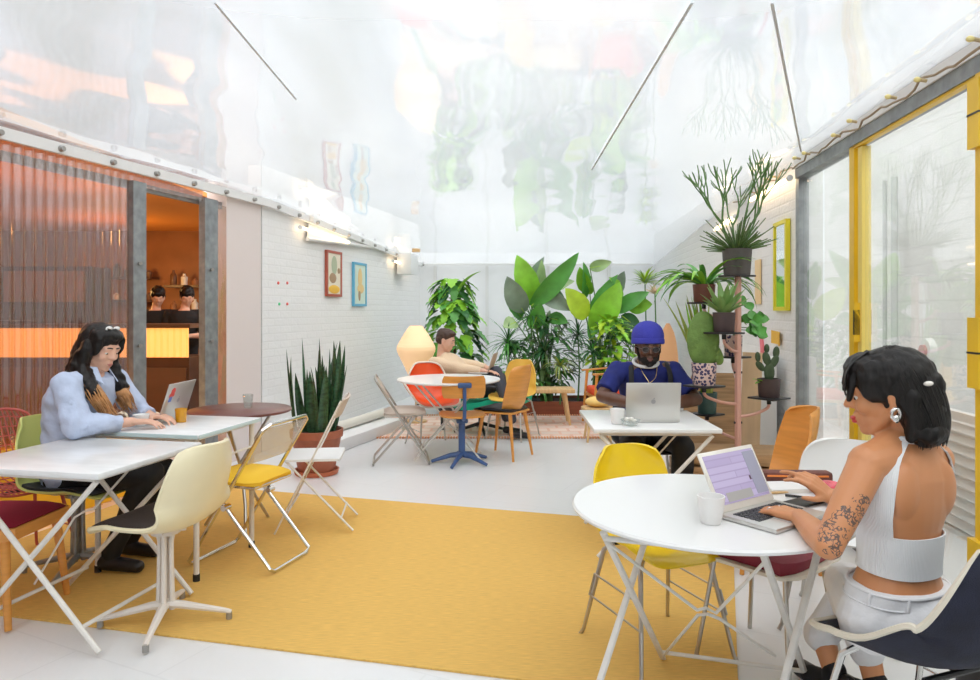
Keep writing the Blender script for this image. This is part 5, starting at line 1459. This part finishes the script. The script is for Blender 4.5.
pts = [(el_.lerp(sh_, .12) + V(-.0, -.035, .0), .055), (el_.lerp(sh_, .33) + V(.0, -.035, 0), .042), (el_.lerp(sh_, .52) + V(.01, -.035, 0), .030), ((wrL - O).lerp(wrR - O, 1.0) + (elR - wrR) * .12, .028)]
acc = None
for c_, r_ in pts:
    q = mask_sphere(c_, r_)
    if acc is None: acc = q
    else:
        a_ = n_.nodes.new('ShaderNodeMath'); a_.operation = 'MAXIMUM'; n_.links.new(acc.outputs[0], a_.inputs[0]); n_.links.new(q.outputs[0], a_.inputs[1]); acc = a_
vo = n_.nodes.new('ShaderNodeTexVoronoi'); vo.feature = 'DISTANCE_TO_EDGE'; vo.inputs['Scale'].default_value = 75
nz_ = n_.nodes.new('ShaderNodeTexNoise'); nz_.inputs['Scale'].default_value = 38; n_.links.new(tcx.outputs['Object'], nz_.inputs['Vector']); wd_ = n_.nodes.new('ShaderNodeMix'); wd_.data_type = 'VECTOR'; wd_.inputs[0].default_value = .06; n_.links.new(tcx.outputs['Object'], wd_.inputs[4]); n_.links.new(nz_.outputs[1], wd_.inputs[5]); n_.links.new(wd_.outputs[1], vo.inputs['Vector'])
l1 = n_.nodes.new('ShaderNodeMath'); l1.operation = 'LESS_THAN'; l1.inputs[1].default_value = .12; n_.links.new(vo.outputs['Distance'], l1.inputs[0])
l2 = n_.nodes.new('ShaderNodeMath'); l2.operation = 'GREATER_THAN'; l2.inputs[1].default_value = .47; n_.links.new(nz_.outputs[0], l2.inputs[0])
m1 = n_.nodes.new('ShaderNodeMath'); m1.operation = 'MULTIPLY'; n_.links.new(l1.outputs[0], m1.inputs[0]); n_.links.new(l2.outputs[0], m1.inputs[1])
m2 = n_.nodes.new('ShaderNodeMath'); m2.operation = 'MULTIPLY'; n_.links.new(m1.outputs[0], m2.inputs[0]); n_.links.new(acc.outputs[0], m2.inputs[1])
m3 = n_.nodes.new('ShaderNodeMath'); m3.operation = 'MULTIPLY'; m3.inputs[1].default_value = .85; n_.links.new(m2.outputs[0], m3.inputs[0])
mxx = n_.nodes.new('ShaderNodeMix'); mxx.data_type = 'RGBA'; mxx.inputs[6].default_value = (.62, .27, .12, 1); mxx.inputs[7].default_value = (.055, .06, .07, 1)
n_.links.new(m3.outputs[0], mxx.inputs[0]); n_.links.new(mxx.outputs[2], bs.inputs['Base Color'])

b = Blob()
b.loft(torso_secs(J))
ft = torso_fn(J)
c9, la9, de9 = ft(.86)
for sh in (shL, shR):
    side = 1 if (sh - c9).dot(lat) > 0 else -1
    b.cone(c9 + la9 * .45 * side + V(0, 0, .01), sh, .062, .052)
    b.cone(J['nk'] + V(0, 0, .0), sh + V(0, 0, .012), .040, .036)
# shoulder blades and spine hint
for s_ in (-1, 1):
    c7, la, de = ft(.72); b.ell(c7 - de * .70 + la * .50 * s_, (.050, .026, .080), Matrix((lat, de.normalized(), V(0, 0, 1))).transposed())
b.chain([shL, shL.lerp(elL, .5), elL], [.050, .045, .037]); b.chain([elL, elL.lerp(wrL, .35), wrL], [.038, .039, .025])
b.chain([shR, shR.lerp(elR, .5), elR], [.050, .043, .036]); b.chain([elR, elR.lerp(wrR, .35), wrR], [.036, .036, .024])
hand(b, wrL, V(-.45, .88, .0), V(0, -.1, 1), V(.88, .45, 0), .45, .95)
hand(b, wrR, V(-.62, .15, .55), V(.5, -.65, .5), V(-.3, -.7, .1), .75, .92, curls=(.6, .5, .9, 1.0))
fwd = V(-.90, .40, -.14); upv = V(.05, 0, 1)
at_, HM = head_shapes(b, HC, fwd, upv, .98, J['nk'] + V(0, 0, .02), jaw=.92)
b.finish('body', skin, t, O, .0045, 3)
eyes(t, at_, O, .98)
b = Blob(); b.ell(at_(.094, 0, -.056), (.010, .020, .006), HM); b.ell(at_(.091, 0, -.066), (.010, .017, .007), HM); b.finish('lips', 'lip_red', t, O, .002, 2)
# hair: rounded bob reaching the nape, fringe, half up
b = Blob()
b.ell(at_(-.022, 0, .048), (.108, .092, .090), HM); b.ell(at_(-.045, 0, .01), (.092, .092, .095), HM)
b.ell(at_(-.075, 0, -.055), (.068, .088, .075), HM); b.ell(at_(-.078, .015, -.105), (.055, .080, .045), HM)
b.ell(at_(.045, 0, .085), (.055, .070, .042), HM)
for y in (-1, 1): b.ell(at_(.030, y * .066, .045), (.045, .022, .060), HM); b.cone(at_(-.055, y * .075, .0), at_(-.035, y * .078, -.115), .026, .014)
b.cone(at_(.075, -.035, .085), at_(.096, -.045, .005), .018, .008); b.cone(at_(.075, .035, .085), at_(.100, .050, .0), .018, .007); b.cone(at_(.085, 0, .09), at_(.106, .01, .028), .016, .008)
b.ell(at_(-.11, .02, .02), (.035, .035, .04), HM)
b.finish('hair', 'hair_black', t, O, .005, 3, noise=.004, nscale=45)
hh = t.children[-1]
b = MB()
for k in range(170):
    a = rnd.uniform(-2.2, 2.2); sa_, ca_ = sin(a), cos(a); e1 = rnd.uniform(-.006, .004)
    p0 = at_(-.02 - ca_ * .02, sa_ * .03, .136 + e1); p1 = at_(-.025 - ca_ * .085, sa_ * .083, .085 + e1); p2 = at_(-.045 - ca_ * .095, sa_ * .094, .0 + e1)
    p3 = at_(-.068 - ca_ * .075, sa_ * .090, -.085); p4 = at_(-.065 - ca_ * .055 + e1, sa_ * .072, -.145 + rnd.uniform(-.008, .012))
    if ca_ < -.35: continue
    strand(b, [p - O for p in (p0, p1, p2, p3, p4)], .0028, 5)
for k in range(16):
    y = -.055 + .11 * k / 15; b_ = rnd.uniform(-.01, .01)
    strand(b, [at_(.03, y * .6, .132) - O, at_(.085, y, .095) - O, at_(.106, y * 1.1 + b_, .045) - O, at_(.106, y * 1.25 + b_, .020 + rnd.uniform(-.015, .02)) - O], .0035)
b.build('hair_strands', 'hair_black', hh)['kind'] = 'stuff'
MB().ell(at_(-.095, .088, .03) - O, (.012, .006, .007), HM, 12).build('hair_clip', mat('pearl', (.8, .75, .68), .2, .3), t)
c_ = at_(-.004, .094, -.045) - O
b = MB(); b.tube([c_ + V(.012 * cos(k * pi / 5), -.004, .016 * sin(k * pi / 5)) for k in range(10)], .0045, closed=True); b.ell(c_ + V(0, -.006, -.012), (.009, .006, .012), None, 10); b.build('earring', 'chrome', t)
# white halter top: band and two straps over an open back
g = .006
f = torso_fn(J, g)
def tp(t_, th, gg=0):
    c, a, d = f(t_); e = 2 / 2.3; cx, sy = cos(th), sin(th)
    return c + a * (abs(cx) ** e * (1 if cx >= 0 else -1)) + d * (abs(sy) ** e * (1 if sy >= 0 else -1)) - O
white_knit = mat('white_knit', (.83, .84, .85), .8, bump=.0)
n_ = white_knit.node_tree; wv = n_.nodes.new('ShaderNodeTexWave'); wv.inputs['Scale'].default_value = 80; wv.bands_direction = 'X'; tcx = n_.nodes.new('ShaderNodeTexCoord'); bu = n_.nodes.new('ShaderNodeBump'); bu.inputs['Strength'].default_value = .5; bu.inputs['Distance'].default_value = .003
n_.links.new(tcx.outputs['Object'], wv.inputs['Vector']); n_.links.new(wv.outputs[0], bu.inputs['Height']); n_.links.new(bu.outputs[0], n_.nodes['Principled BSDF'].inputs['Normal'])
# theta: 0 = her left side, pi/2 = front, pi = right side, 3pi/2 = middle of the back
b = MB()
rows = []
for i in range(9):
    tt = .25 + .23 * i / 8; rows.append([tp(tt, 2 * pi * j / 60) for j in range(61)])
b.grid(rows, .004)
# front panel
rows = []
for i in range(12):
    k = i / 11; tt = .48 + .49 * k; half = pi / 2 * (1.06 - .62 * k ** 1.5); rows.append([tp(tt, pi / 2 - half + 2 * half * j / 20) for j in range(21)])
b.grid(rows, .004)
# back straps: left strap broad, right strap along the side
for side in (1, -1):
    rows = []
    for i in range(14):
        k = i / 13; tt = .47 + .515 * k
        # inner edge angle from the middle of the back, outer edge
        inner = (1.02 - .25 * k - .10 * k * k) if side > 0 else (1.20 - .10 * k - .30 * k ** 2)
        outer = 1.75 - .62 * k ** 1.3 if side > 0 else 1.72 - .50 * k ** 1.3
        outer = max(outer, inner + .22)
        rows.append([tp(tt, 3 * pi / 2 + side * (inner + (outer - inner) * j / 6)) for j in range(7)])
    b.grid(rows, .005 * side)
b.build('knit_top', white_knit, t, angle=80)
# neck band
c, a, d = f(.985); MB().tube([c + a * 1.02 * cos(k * pi / 12) + d * 1.02 * sin(k * pi / 12) - O + V(0, 0, .004) for k in range(24)], .010, closed=True).build('neck_band', white_knit, t)
# white jeans
b = Blob()
hpL, hpR = J['pel'] + latP * .085 + V(0, 0, -.01), J['pel'] - latP * .085 + V(0, 0, -.01)
knL, knR = P(845, 582, 2.36), P(818, 598, 2.50) + V(.12, .02, .0)
anL, anR = G(843, 664, .14) * 1.0, V(1.14, 2.60, .15)
anL = V(1.29, 2.40, .19); anR = V(1.18, 2.50, .2)
b.loft(torso_secs(J, .012, -.12, .17, 10))
b.ell(J['pel'] + V(.02, -.03, -.01), (.165, .135, .10), Matrix((latP, V(.42, -.9, 0), V(0, 0, 1))).transposed())
for hp, kn, an in ((hpL, knL, anL), (hpR, knR, anR)):
    b.chain([hp, hp.lerp(kn, .5), kn], [.100, .088, .066]); b.chain([kn, kn.lerp(an, .4), an], [.066, .062, .058], flat1=False)
b.finish('jeans', mat('white_denim', (.80, .80, .82), .75, bump=.35, bscale=25), t, O, .006, 4, noise=.006, nscale=14)
jn = t.children[-1]
f2 = torso_fn(J, .014)
def bp(t_, th):
    c, a, d = f2(t_); e = 2 / 2.3; cx, sy = cos(th), sin(th); return c + a * (abs(cx) ** e * (1 if cx >= 0 else -1)) + d * (abs(sy) ** e * (1 if sy >= 0 else -1)) - O
MB().tube([bp(.165, 2 * pi * k / 30) for k in range(30)], .005, closed=True).build('waistband', 'white_denim', jn)
MB().tube([bp(.10, 2 * pi * k / 30) for k in range(30)], .0025, closed=True).build('seam', 'white_denim', jn)
for th in (4.1, 5.3, 6.1, 3.3):
    MB().tube([bp(.10, th), bp(.13, th), bp(.17, th)], .005).build('belt_loop', 'white_denim', jn)
# lower legs, socks, shoes
b = Blob()
for an, q in ((anL, V(1.30, 2.36, .09)), (anR, V(1.20, 2.44, .09))):
    b.cone(an + V(0, 0, .02), q, .042, .034)
b.finish('ankle', 'skin_tan', t, O, .005, 2)
for an, q in ((anL, V(1.30, 2.36, .085)), (anR, V(1.20, 2.44, .085))):
    b = Blob(); b.cone(q + V(0, 0, .02), q + V(0, 0, -.03), .040, .042); b.cone(q + V(0, 0, -.03), q + V(-.04, .10, -.045), .040, .034); b.finish('sock', mat('sock_black', (.012, .012, .014), .9), t, O, .006, 2)
    b = Blob(); fdir = V(-.35, .94, 0); b.cone(q + V(0, 0, -.042) - fdir * .05, q + V(0, 0, -.045) + fdir * .15, .036, .034); b.cone(q + V(0, 0, -.03) - fdir * .05, q + V(0, 0, .0) - fdir * .055, .036, .03); b.finish('shoe', mat('shoe_black', (.015, .014, .016), .35), t, O, .006, 3)
# rings
for k in (0, 2): MB().lathe([(.0095, -.002), (.0105, 0), (.0095, .002)], wrL + V(-.45, .88, 0) * .098 + V(.88, .45, 0) * (.03, 0, -.01)[k] - O + V(0, 0, -.004), 12, Matrix.Rotation(pi / 2, 3, 'X'), caps=False).build('ring', 'chrome', t)

# ---------------------------------------------------------------- man in the blue beanie
O = V(1.07, 4.8, 0)
t = thing('person', 'man in a royal blue beanie and dark blue tee typing on a laptop', 'person', O)
lat = V(1, .02, 0)
J = dict(pel=V(1.08, 4.86, .52), nk=V(1.05, 4.74, 1.01), latP=lat, latS=lat, wid=1.04, bow=V(0, .05, 0))
HC = P(648, 347, 4.68)
shL, shR = J['nk'] + V(.185, .02, -.065), J['nk'] + V(-.185, .02, -.065)
elL, elR = V(1.36, 4.62, .77), V(.74, 4.62, .79)
wrL, wrR = V(1.10, 4.34, .775), V(.90, 4.34, .775)
b = Blob(); b.loft(torso_secs(J)); 
for sh, el, wr in ((shL, elL, wrL), (shR, elR, wrR)):
    b.cone(J['nk'] + V(0, 0, -.05), sh, .06, .06); b.chain([sh, sh.lerp(el, .5), el], [.058, .052, .042]); b.chain([el, el.lerp(wr, .35), wr], [.043, .045, .029])
hand(b, wrL, V(-.25, -.95, 0), V(0, 0, 1), V(-1, 0, 0), .5, 1.05); hand(b, wrR, V(.25, -.95, 0), V(0, 0, 1), V(1, 0, 0), .5, 1.05)
at_, HM = head_shapes(b, HC, V(-.05, -1, -.17), V(0, 0, 1), 1.06, J['nk'], jaw=1.08)
b.finish('body', 'skin_dark', t, O, .006, 3)
eyes(t, at_, O)
b = Blob(); b.ell(at_(.088, 0, -.056), (.010, .022, .006), HM); b.ell(at_(.086, 0, -.067), (.010, .019, .007), HM); b.finish('lips', mat('lip_brown', (.20, .07, .06), .45), t, O, .003, 2)
b = Blob(); b.ell(at_(.040, 0, -.068), (.058, .058, .045), HM); b.ell(at_(.070, 0, -.094), (.026, .028, .020), HM)
for y in (-1, 1): b.cone(at_(.01, y * .070, .0), at_(.035, y * .052, -.07), .008, .015)
b.finish('beard', mat('beard_black', (.010, .007, .006), .8, bump=.6, bscale=200), t, O, .004, 2)
b = MB(); prof = catmull([V(.100, -.012, 0), V(.106, .01, 0), (V(.107, .035, 0)), V(.100, .065, 0), V(.083, .095, 0), V(.052, .119, 0), V(.022, .129, 0), V(.003, .131, 0)], 4)
Mb = HM @ Matrix.Rotation(-.22, 3, 'Y') @ Matrix.Diagonal((1.04, 1.0, 1.0))
b.lathe([(q.x, q.y + .020) for q in prof], at_(-.010, 0, .022) - O, 40, Mb); bn = b.build('beanie', mat('royal_knit', (.045, .05, .42), .8, bump=.6, bscale=220), t)
b = MB(); b.lathe([(.102, -.006), (.110, .0), (.1105, .026), (.105, .032)], at_(-.010, 0, .022) - O, 40, Mb, caps=False); b.build('cuff', 'royal_knit', bn)
b = MB()
for y in (-1, 1):
    b.tube([at_(.098, y * .031 + .022 * cos(k * pi / 8), .004 + .017 * sin(k * pi / 8)) - O for k in range(16)], .0016, n=5, closed=True); b.tube([at_(.098, y * .055, .010) - O, at_(.0, y * .082, .006) - O], .002, n=5)
b.tube([at_(.100, -.008, .012) - O, at_(.103, 0, .015) - O, at_(.100, .008, .012) - O], .002, n=5)
b.build('eyeglasses', mat('frame_grey', (.22, .22, .23), .3, .8), t)
for y in (-1, 1): MB().ell(at_(.0985, y * .031, .006) - O, (.0012, .021, .0165), HM, 14).build('lens', mat('lens_dark', (.03, .025, .025), .08), t)
tee = mat('navy_tee', (.012, .020, .155), .85, var=.15, scale=12, bump=.3, bscale=18)
b = Blob(); b.loft(torso_secs(J, .016, -.05, .95))
for sh, el in ((shL, elL), (shR, elR)):
    b.cone(J['nk'] + V(0, .0, -.055), sh, .060, .066); b.cone(sh, sh.lerp(el, .80), .070, .068, flat1=True)
b.finish('tee_shirt', tee, t, O, .008, 5, noise=.010, nscale=16)
ts = t.children[-1]
b = MB(); c, a, d = torso_fn(J, .022)(.945); nk0 = J['nk'] + V(0, -.015, -.002) - O; ring_ = [nk0 + V(.082 * cos(k * pi / 14), -.075 * sin(k * pi / 14), -.028 * sin(k * pi / 14)) for k in range(28)]
b.tube(ring_, .011, n=8, closed=True); b.build('white_collar', mat('white_tee', (.78, .78, .76), .8), t)
for s_ in (-1, 1):
    MB().tube([V(s_ * .115, .05, 1.0), V(s_ * .12, -.07, 1.0), V(s_ * .13, -.145, .92), V(s_ * .13, -.14, .80)], .017, n=6, sm=5, flat=.4).build('backpack_strap', mat('strap_black', (.012, .012, .016), .7), t)
b = MB(); ch = [V(-.075, -.085, 1.02), V(-.055, -.13, .95), V(-.02, -.155, .89), V(-.012, -.155, .875), (V(0.03, -.145, .91)), V(.045, -.12, .96), V(.06, -.085, 1.02)]
b.tube(ch, .0025, n=5, sm=4); nk_ = b.build('necklace', mat('gold', (.75, .55, .25), .3, .9), t)
MB().ell(V(-.014, -.16, .862), (.016, .005, .018), None, 12).build('pendant', 'gold', nk_)
b = Blob(); kL, kR = V(1.22, 4.42, .50), V(.90, 4.42, .50); aL, aR = V(1.22, 4.50, .09), V(.92, 4.50, .09)
b.ell(J['pel'] + V(0, 0, -.01), (.19, .15, .10))
for s_, kn, an in ((1, kL, aL), (-1, kR, aR)):
    hp = J['pel'] + V(s_ * .09, 0, 0); b.chain([hp, hp.lerp(kn, .5), kn], [.10, .09, .072]); b.chain([kn, kn.lerp(an, .4), an], [.072, .068, .058])
b.finish('trousers', mat('trouser_black', (.010, .010, .012), .8, bump=.3, bscale=20), t, O, .009, 4, noise=.008, nscale=10)
for an in (aL, aR):
    b = Blob(); b.cone(an + V(0, .04, -.045), an + V(0, -.15, -.05), .042, .036); b.cone(an, an + V(0, 0, -.04), .04, .042); b.finish('shoe', 'shoe_black', t, O, .008, 3)

# ---------------------------------------------------------------- woman in the pale blue shirt, left
O = V(-2.13, 3.62, 0)
t = thing('person', 'woman in a pale blue shirt with long dark caramel-tipped hair, at the left', 'person', O)
lat = V(.16, .98, 0)                          # her left = away from the camera when facing +X
J = dict(pel=V(-2.14, 3.62, .52), nk=V(-2.07, 3.63, 1.045), latP=lat, latS=V(.25, .97, 0), wid=.95, bow=V(-.04, 0, 0))
HC = P(101, 349, 3.64)
shR, shL = J['nk'] - V(.03, .165, .06), J['nk'] + V(.03, .165, -.06)
elR, elL = V(-2.02, 3.42, .79), V(-1.93, 3.86, .80)
wrR, wrL = V(-1.84, 3.60, .785), V(-1.84, 3.80, .785)
b = Blob(); b.loft(torso_secs(J))
for sh, el, wr in ((shL, elL, wrL), (shR, elR, wrR)):
    b.cone(J['nk'] + V(0, 0, -.045), sh, .05, .05); b.chain([sh, sh.lerp(el, .5), el], [.05, .043, .036]); b.chain([el, el.lerp(wr, .35), wr], [.036, .036, .024])
hand(b, wrR, V(.95, .25, -.02), V(0, 0, 1), V(0, 1, 0), .5, .92); hand(b, wrL, V(.97, -.2, -.02), V(0, 0, 1), V(0, -1, 0), .5, .92)
at_, HM = head_shapes(b, HC, V(.90, -.34, -.30), V(.1, 0, 1), .95, J['nk'], jaw=.92)
b.finish('body', 'skin_light', t, O, .0055, 3)
eyes(t, at_, O, .95)
b = Blob(); b.ell(at_(.089, 0, -.056), (.009, .018, .005), HM); b.ell(at_(.086, 0, -.065), (.009, .015, .006), HM); b.finish('lips', 'lip_rose', t, O, .003, 2)
b = Blob(); b.ell(at_(-.030, 0, .045), (.108, .092, .092), HM); b.ell(at_(-.055, 0, -.01), (.085, .092, .10), HM); b.ell(at_(.03, 0, .090), (.060, .075, .038), HM)
for y in (-1, 1): b.ell(at_(.020, y * .072, .04), (.055, .020, .070), HM); b.cone(at_(.0, y * .078, .02), at_(-.015, y * .088, -.13), .034, .034)
b.cone(at_(-.07, 0, -.05), at_(-.09, 0, -.17), .075, .055)
b.finish('hair', 'hair_black', t, O, .006, 3, noise=.004, nscale=40)
hh = t.children[-1]
b = Blob()
for y, lx in ((-1, .0), (1, .02)):
    q0, q1 = at_(-.01, y * .082, .02), at_(-.01, y * .095, -.10); q2 = J['nk'] + V(.075 + lx, y * .115, -.10); q3 = J['nk'] + V(.135 + lx, y * .10, -.20)
    b.chain([q0, q1, q2], [.034, .044, .038])
    bl = Blob(); bl.chain([q1.lerp(q2, .45), q2, q3], [.030, .036, .012]); bl.finish('caramel_lengths', 'hair_caramel', hh, O, .006, 3, noise=.014, nscale=30)
b.chain([at_(-.08, 0, -.04), J['nk'] + V(-.10, 0, -.06)], [.08, .05])
b.finish('hair_length', 'hair_black', hh, O, .006, 3, noise=.010, nscale=30)
for mm in ('hair_black', 'hair_caramel'):
    b = MB()
    for y in (-1, 1):
        for k in range(60):
            a_ = rnd.uniform(0, 2 * pi); rr = .036 if mm == 'hair_black' else .034; o3 = V(cos(a_) * rr, sin(a_) * rr * .8, 0); ph = rnd.uniform(0, 6)
            q0, q1 = at_(-.01, y * .082, .05), at_(-.01, y * .095, -.10); q2 = J['nk'] + V(.085, y * .115, -.10); q3 = J['nk'] + V(.15, y * .10, -.22 + rnd.uniform(-.03, .02))
            pz = [q0 + o3 * .5, q1 + o3, q2 + o3] if mm == 'hair_black' else [q1.lerp(q2, rnd.uniform(.3, .7)) + o3, q2 + o3 + V(.01 * sin(ph), .01 * cos(ph), 0), q2.lerp(q3, .5) + o3 * .9 + V(.014 * cos(ph), .01 * sin(ph), 0), q3 + o3 * .5 + V(.02 * sin(ph), .015, 0)]
            strand(b, [q - O for q in pz], .0034, 5)
    b.build('hair_strands' if mm == 'hair_black' else 'caramel_strands', mm, hh)['kind'] = 'stuff'
b = MB(); 
for y in (-.024, .024): b.tube([at_(.045, y + .018 * cos(k * pi / 6), .135 + .01 * sin(k * pi / 6) - .004) - O for k in range(12)], .004, closed=True); b.ell(at_(.046, y, .135) - O, (.012, .012, .006), HM, 10)
b.build('hair_clip', mat('pale_clip', (.75, .74, .72), .3), t)
b = Blob(); b.loft(torso_secs(J, .030, -.14, .95))
for sh, el, wr in ((shL, elL, wrL), (shR, elR, wrR)):
    b.cone(J['nk'] + V(0, 0, -.05), sh, .056, .064); b.chain([sh, sh.lerp(el, .5), el], [.067, .066, .062]); b.cone(el, el.lerp(wr, .80), .060, .044, flat1=True)
b.finish('shirt', mat('pale_blue_shirt', (.47, .54, .70), .8, var=.05, scale=8, bump=.8, bscale=16), t, O, .008, 3, noise=.015, nscale=16)
sh_ = t.children[-1]
for s_ in (-1, 1):
    q = J['nk'] + V(.03, s_ * .045, -.01) - O
    MB().prism([q + V(-.05, s_ * .02, .035), q + V(.03, s_ * .0, .03), q + V(.075, s_ * .02, -.055), q + V(.02, s_ * .05, -.01)], (0, s_ * .006, .004)).build('collar', 'pale_blue_shirt', sh_)
b = Blob(); kR, kL = V(-1.73, 3.56, .53), V(-1.74, 3.74, .50); aR, aL = V(-1.96, 3.62, .10), V(-1.98, 3.85, .10)
b.ell(J['pel'] + V(0, 0, -.01), (.15, .17, .10))
for s_, kn, an in ((-1, kR, aR), (1, kL, aL)):
    hp = J['pel'] + V(0, s_ * .085, 0); b.chain([hp, hp.lerp(kn, .5), kn], [.095, .085, .068]); b.chain([kn, kn.lerp(an, .4), an], [.068, .064, .045])
b.finish('trousers', 'trouser_black', t, O, .008, 4, noise=.008, nscale=10)
for an in (aR, aL):
    b = Blob(); b.cone(an + V(-.03, 0, -.045), an + V(.15, -.02, -.058), .040, .032); b.cone(an, an + V(0, 0, -.04), .038, .04); b.finish('shoe', 'shoe_black', t, O, .007, 3)

# ---------------------------------------------------------------- man in the beige sweater, far lounge chair
O = V(-.3, 7.7, 0)
t = thing('person', 'man in a beige sweater reclining in the green lounge chair with a laptop', 'person', O)
lat = V(.34, .94, 0); ff = V(.94, -.34, 0)
PEL = V(-.10, 7.68, .50)
J = dict(pel=PEL, nk=PEL + ff * -.30 + V(0, 0, .46), latP=lat, latS=lat, wid=1.05, bow=V(-.03, 0, -.02))
HC = P(446, 341, 7.72)
J['nk'] = HC + V(-.05, .03, -.17)
shL, shR = J['nk'] + lat * .18 + V(0, 0, -.06), J['nk'] - lat * .18 + V(0, 0, -.06)
elR, elL = P(468, 370, 7.45), P(476, 366, 7.8)
wrR, wrL = P(484, 371, 7.42), P(488, 368, 7.7)
b = Blob(); b.loft(torso_secs(J))
for sh, el, wr in ((shL, elL, wrL), (shR, elR, wrR)):
    b.chain([sh, el, wr], [.05, .038, .027])
hand(b, wrR, ff, V(0, 0, 1), lat, .5, 1.0); hand(b, wrL, ff, V(0, 0, 1), -lat, .5, 1.0)
at_, HM = head_shapes(b, HC, V(.93, -.30, -.30), V(.1, 0, 1), 1.0, J['nk'])
b.finish('body', 'skin_light', t, O, .008, 3)
b = Blob(); b.ell(at_(-.025, 0, .055), (.104, .084, .085), HM); b.ell(at_(-.05, 0, .01), (.075, .082, .07), HM); b.ell(at_(.04, 0, .098), (.05, .06, .03), HM); b.finish('hair', 'hair_brown', t, O, .008, 2, noise=.008, nscale=30)
eyes(t, at_, O)
b = Blob(); b.loft(torso_secs(J, .02, -.05, .97))
for sh, el, wr in ((shL, elL, wrL), (shR, elR, wrR)): b.cone(J['nk'] + V(0, 0, -.06), sh, .06, .068); b.chain([sh, el], [.068, .056]); b.cone(el, el.lerp(wr, .8), .055, .042, flat1=True)
b.finish('sweater', mat('beige_knit', (.74, .56, .38), .85, bump=.4, bscale=60), t, O, .01, 4, noise=.01, nscale=10)
b = Blob(); kn1, kn2 = P(496, 372, 7.45), P(500, 378, 7.62); an1, an2 = P(512, 424, 7.35), P(506, 422, 7.6)
b.ell(PEL, (.17, .16, .11))
for hp, kn, an in ((PEL - lat * .08, kn1, an1), (PEL + lat * .08, kn2, an2)):
    b.chain([hp, hp.lerp(kn, .5), kn], [.095, .085, .068]); b.chain([kn, an + V(0, 0, .05)], [.066, .05])
b.finish('trousers', mat('trouser_grey', (.06, .065, .085), .8), t, O, .01, 4)
for an in (an1, an2):
    b = Blob(); q = V(an.x, an.y, .06); b.cone(q, q + ff * .16 + V(0, 0, -.01), .04, .034); b.finish('shoe', 'shoe_black', t, O, .01, 2)
p = P(488, 371, 7.5)
lp, lid, R = laptop('beige-lidded laptop resting on the lounging man\'s lap', (p.x + .02, p.y, p.z - .02), radians(-10), .30, .21, 108, lid_m=mat('taupe_lid', (.50, .38, .28), .5), logo=False)
o = lp; 
# ---------------------------------------------------------------- two dark figures in the amber room
for (px, py, Z, lab, mm) in ((187, 297, 8.95, 'person in black behind the amber counter, nearer the right post', 'trouser_black'), (158, 297, 9.0, 'dark-haired person in black behind the amber counter, next to the left post', 'trouser_black')):
    HC = P(px, py, Z); O = V(HC.x, HC.y, 0)
    t = thing('person', lab, 'person', O); lat = V(1, .2, 0)
    J = dict(pel=V(HC.x - .05, Z, .92), nk=HC + V(-.03, 0, -.16), latP=lat, latS=lat, wid=1.08)
    shL, shR = J['nk'] + lat * .18 - V(0, 0, .06), J['nk'] - lat * .18 - V(0, 0, .06)
    b = Blob(); b.loft(torso_secs(J)); at_, HM = head_shapes(b, HC, V(.4, -.8, -.4), V(0, 0, 1), 1.0, J['nk'])
    for s_, sh in ((1, shL), (-1, shR)):
        e_ = sh + V(s_ * .06, -.05, -.27); w2 = e_ + V(-s_ * .08, -.22, .0); b.chain([sh, e_, w2], [.052, .04, .028]); hand(b, w2, V(0, -1, -.1), V(0, 0, 1), V(-s_, 0, 0), .6)
    b.finish('body', 'skin_light', t, O, .009, 2)
    b = Blob(); b.ell(at_(-.02, 0, .050), (.108, .090, .096), HM); b.ell(at_(-.05, 0, -.01), (.080, .090, .085), HM); b.ell(at_(.06, 0, .075), (.045, .06, .03), HM); b.finish('hair', 'hair_black', t, O, .008, 2, noise=.01, nscale=30)
    b = Blob(); b.loft(torso_secs(J, .02, -.1, .97))
    for s_, sh in ((1, shL), (-1, shR)): e_ = sh + V(s_ * .06, -.05, -.27); b.cone(J['nk'] + V(0, 0, -.06), sh, .06, .066); b.cone(sh, e_, .066, .055)
    b.finish('shirt', mm, t, O, .01, 3)
    b = Blob()
    for s_ in (-1, 1): hp = J['pel'] + lat * .09 * s_; b.chain([hp, V(hp.x, hp.y - .02, .48), V(hp.x, hp.y, .08)], [.10, .07, .05]); b.cone((hp.x, hp.y, .05), (hp.x, hp.y - .16, .045), .045, .038)
    b.finish('trousers', mm, t, O, .012, 3)
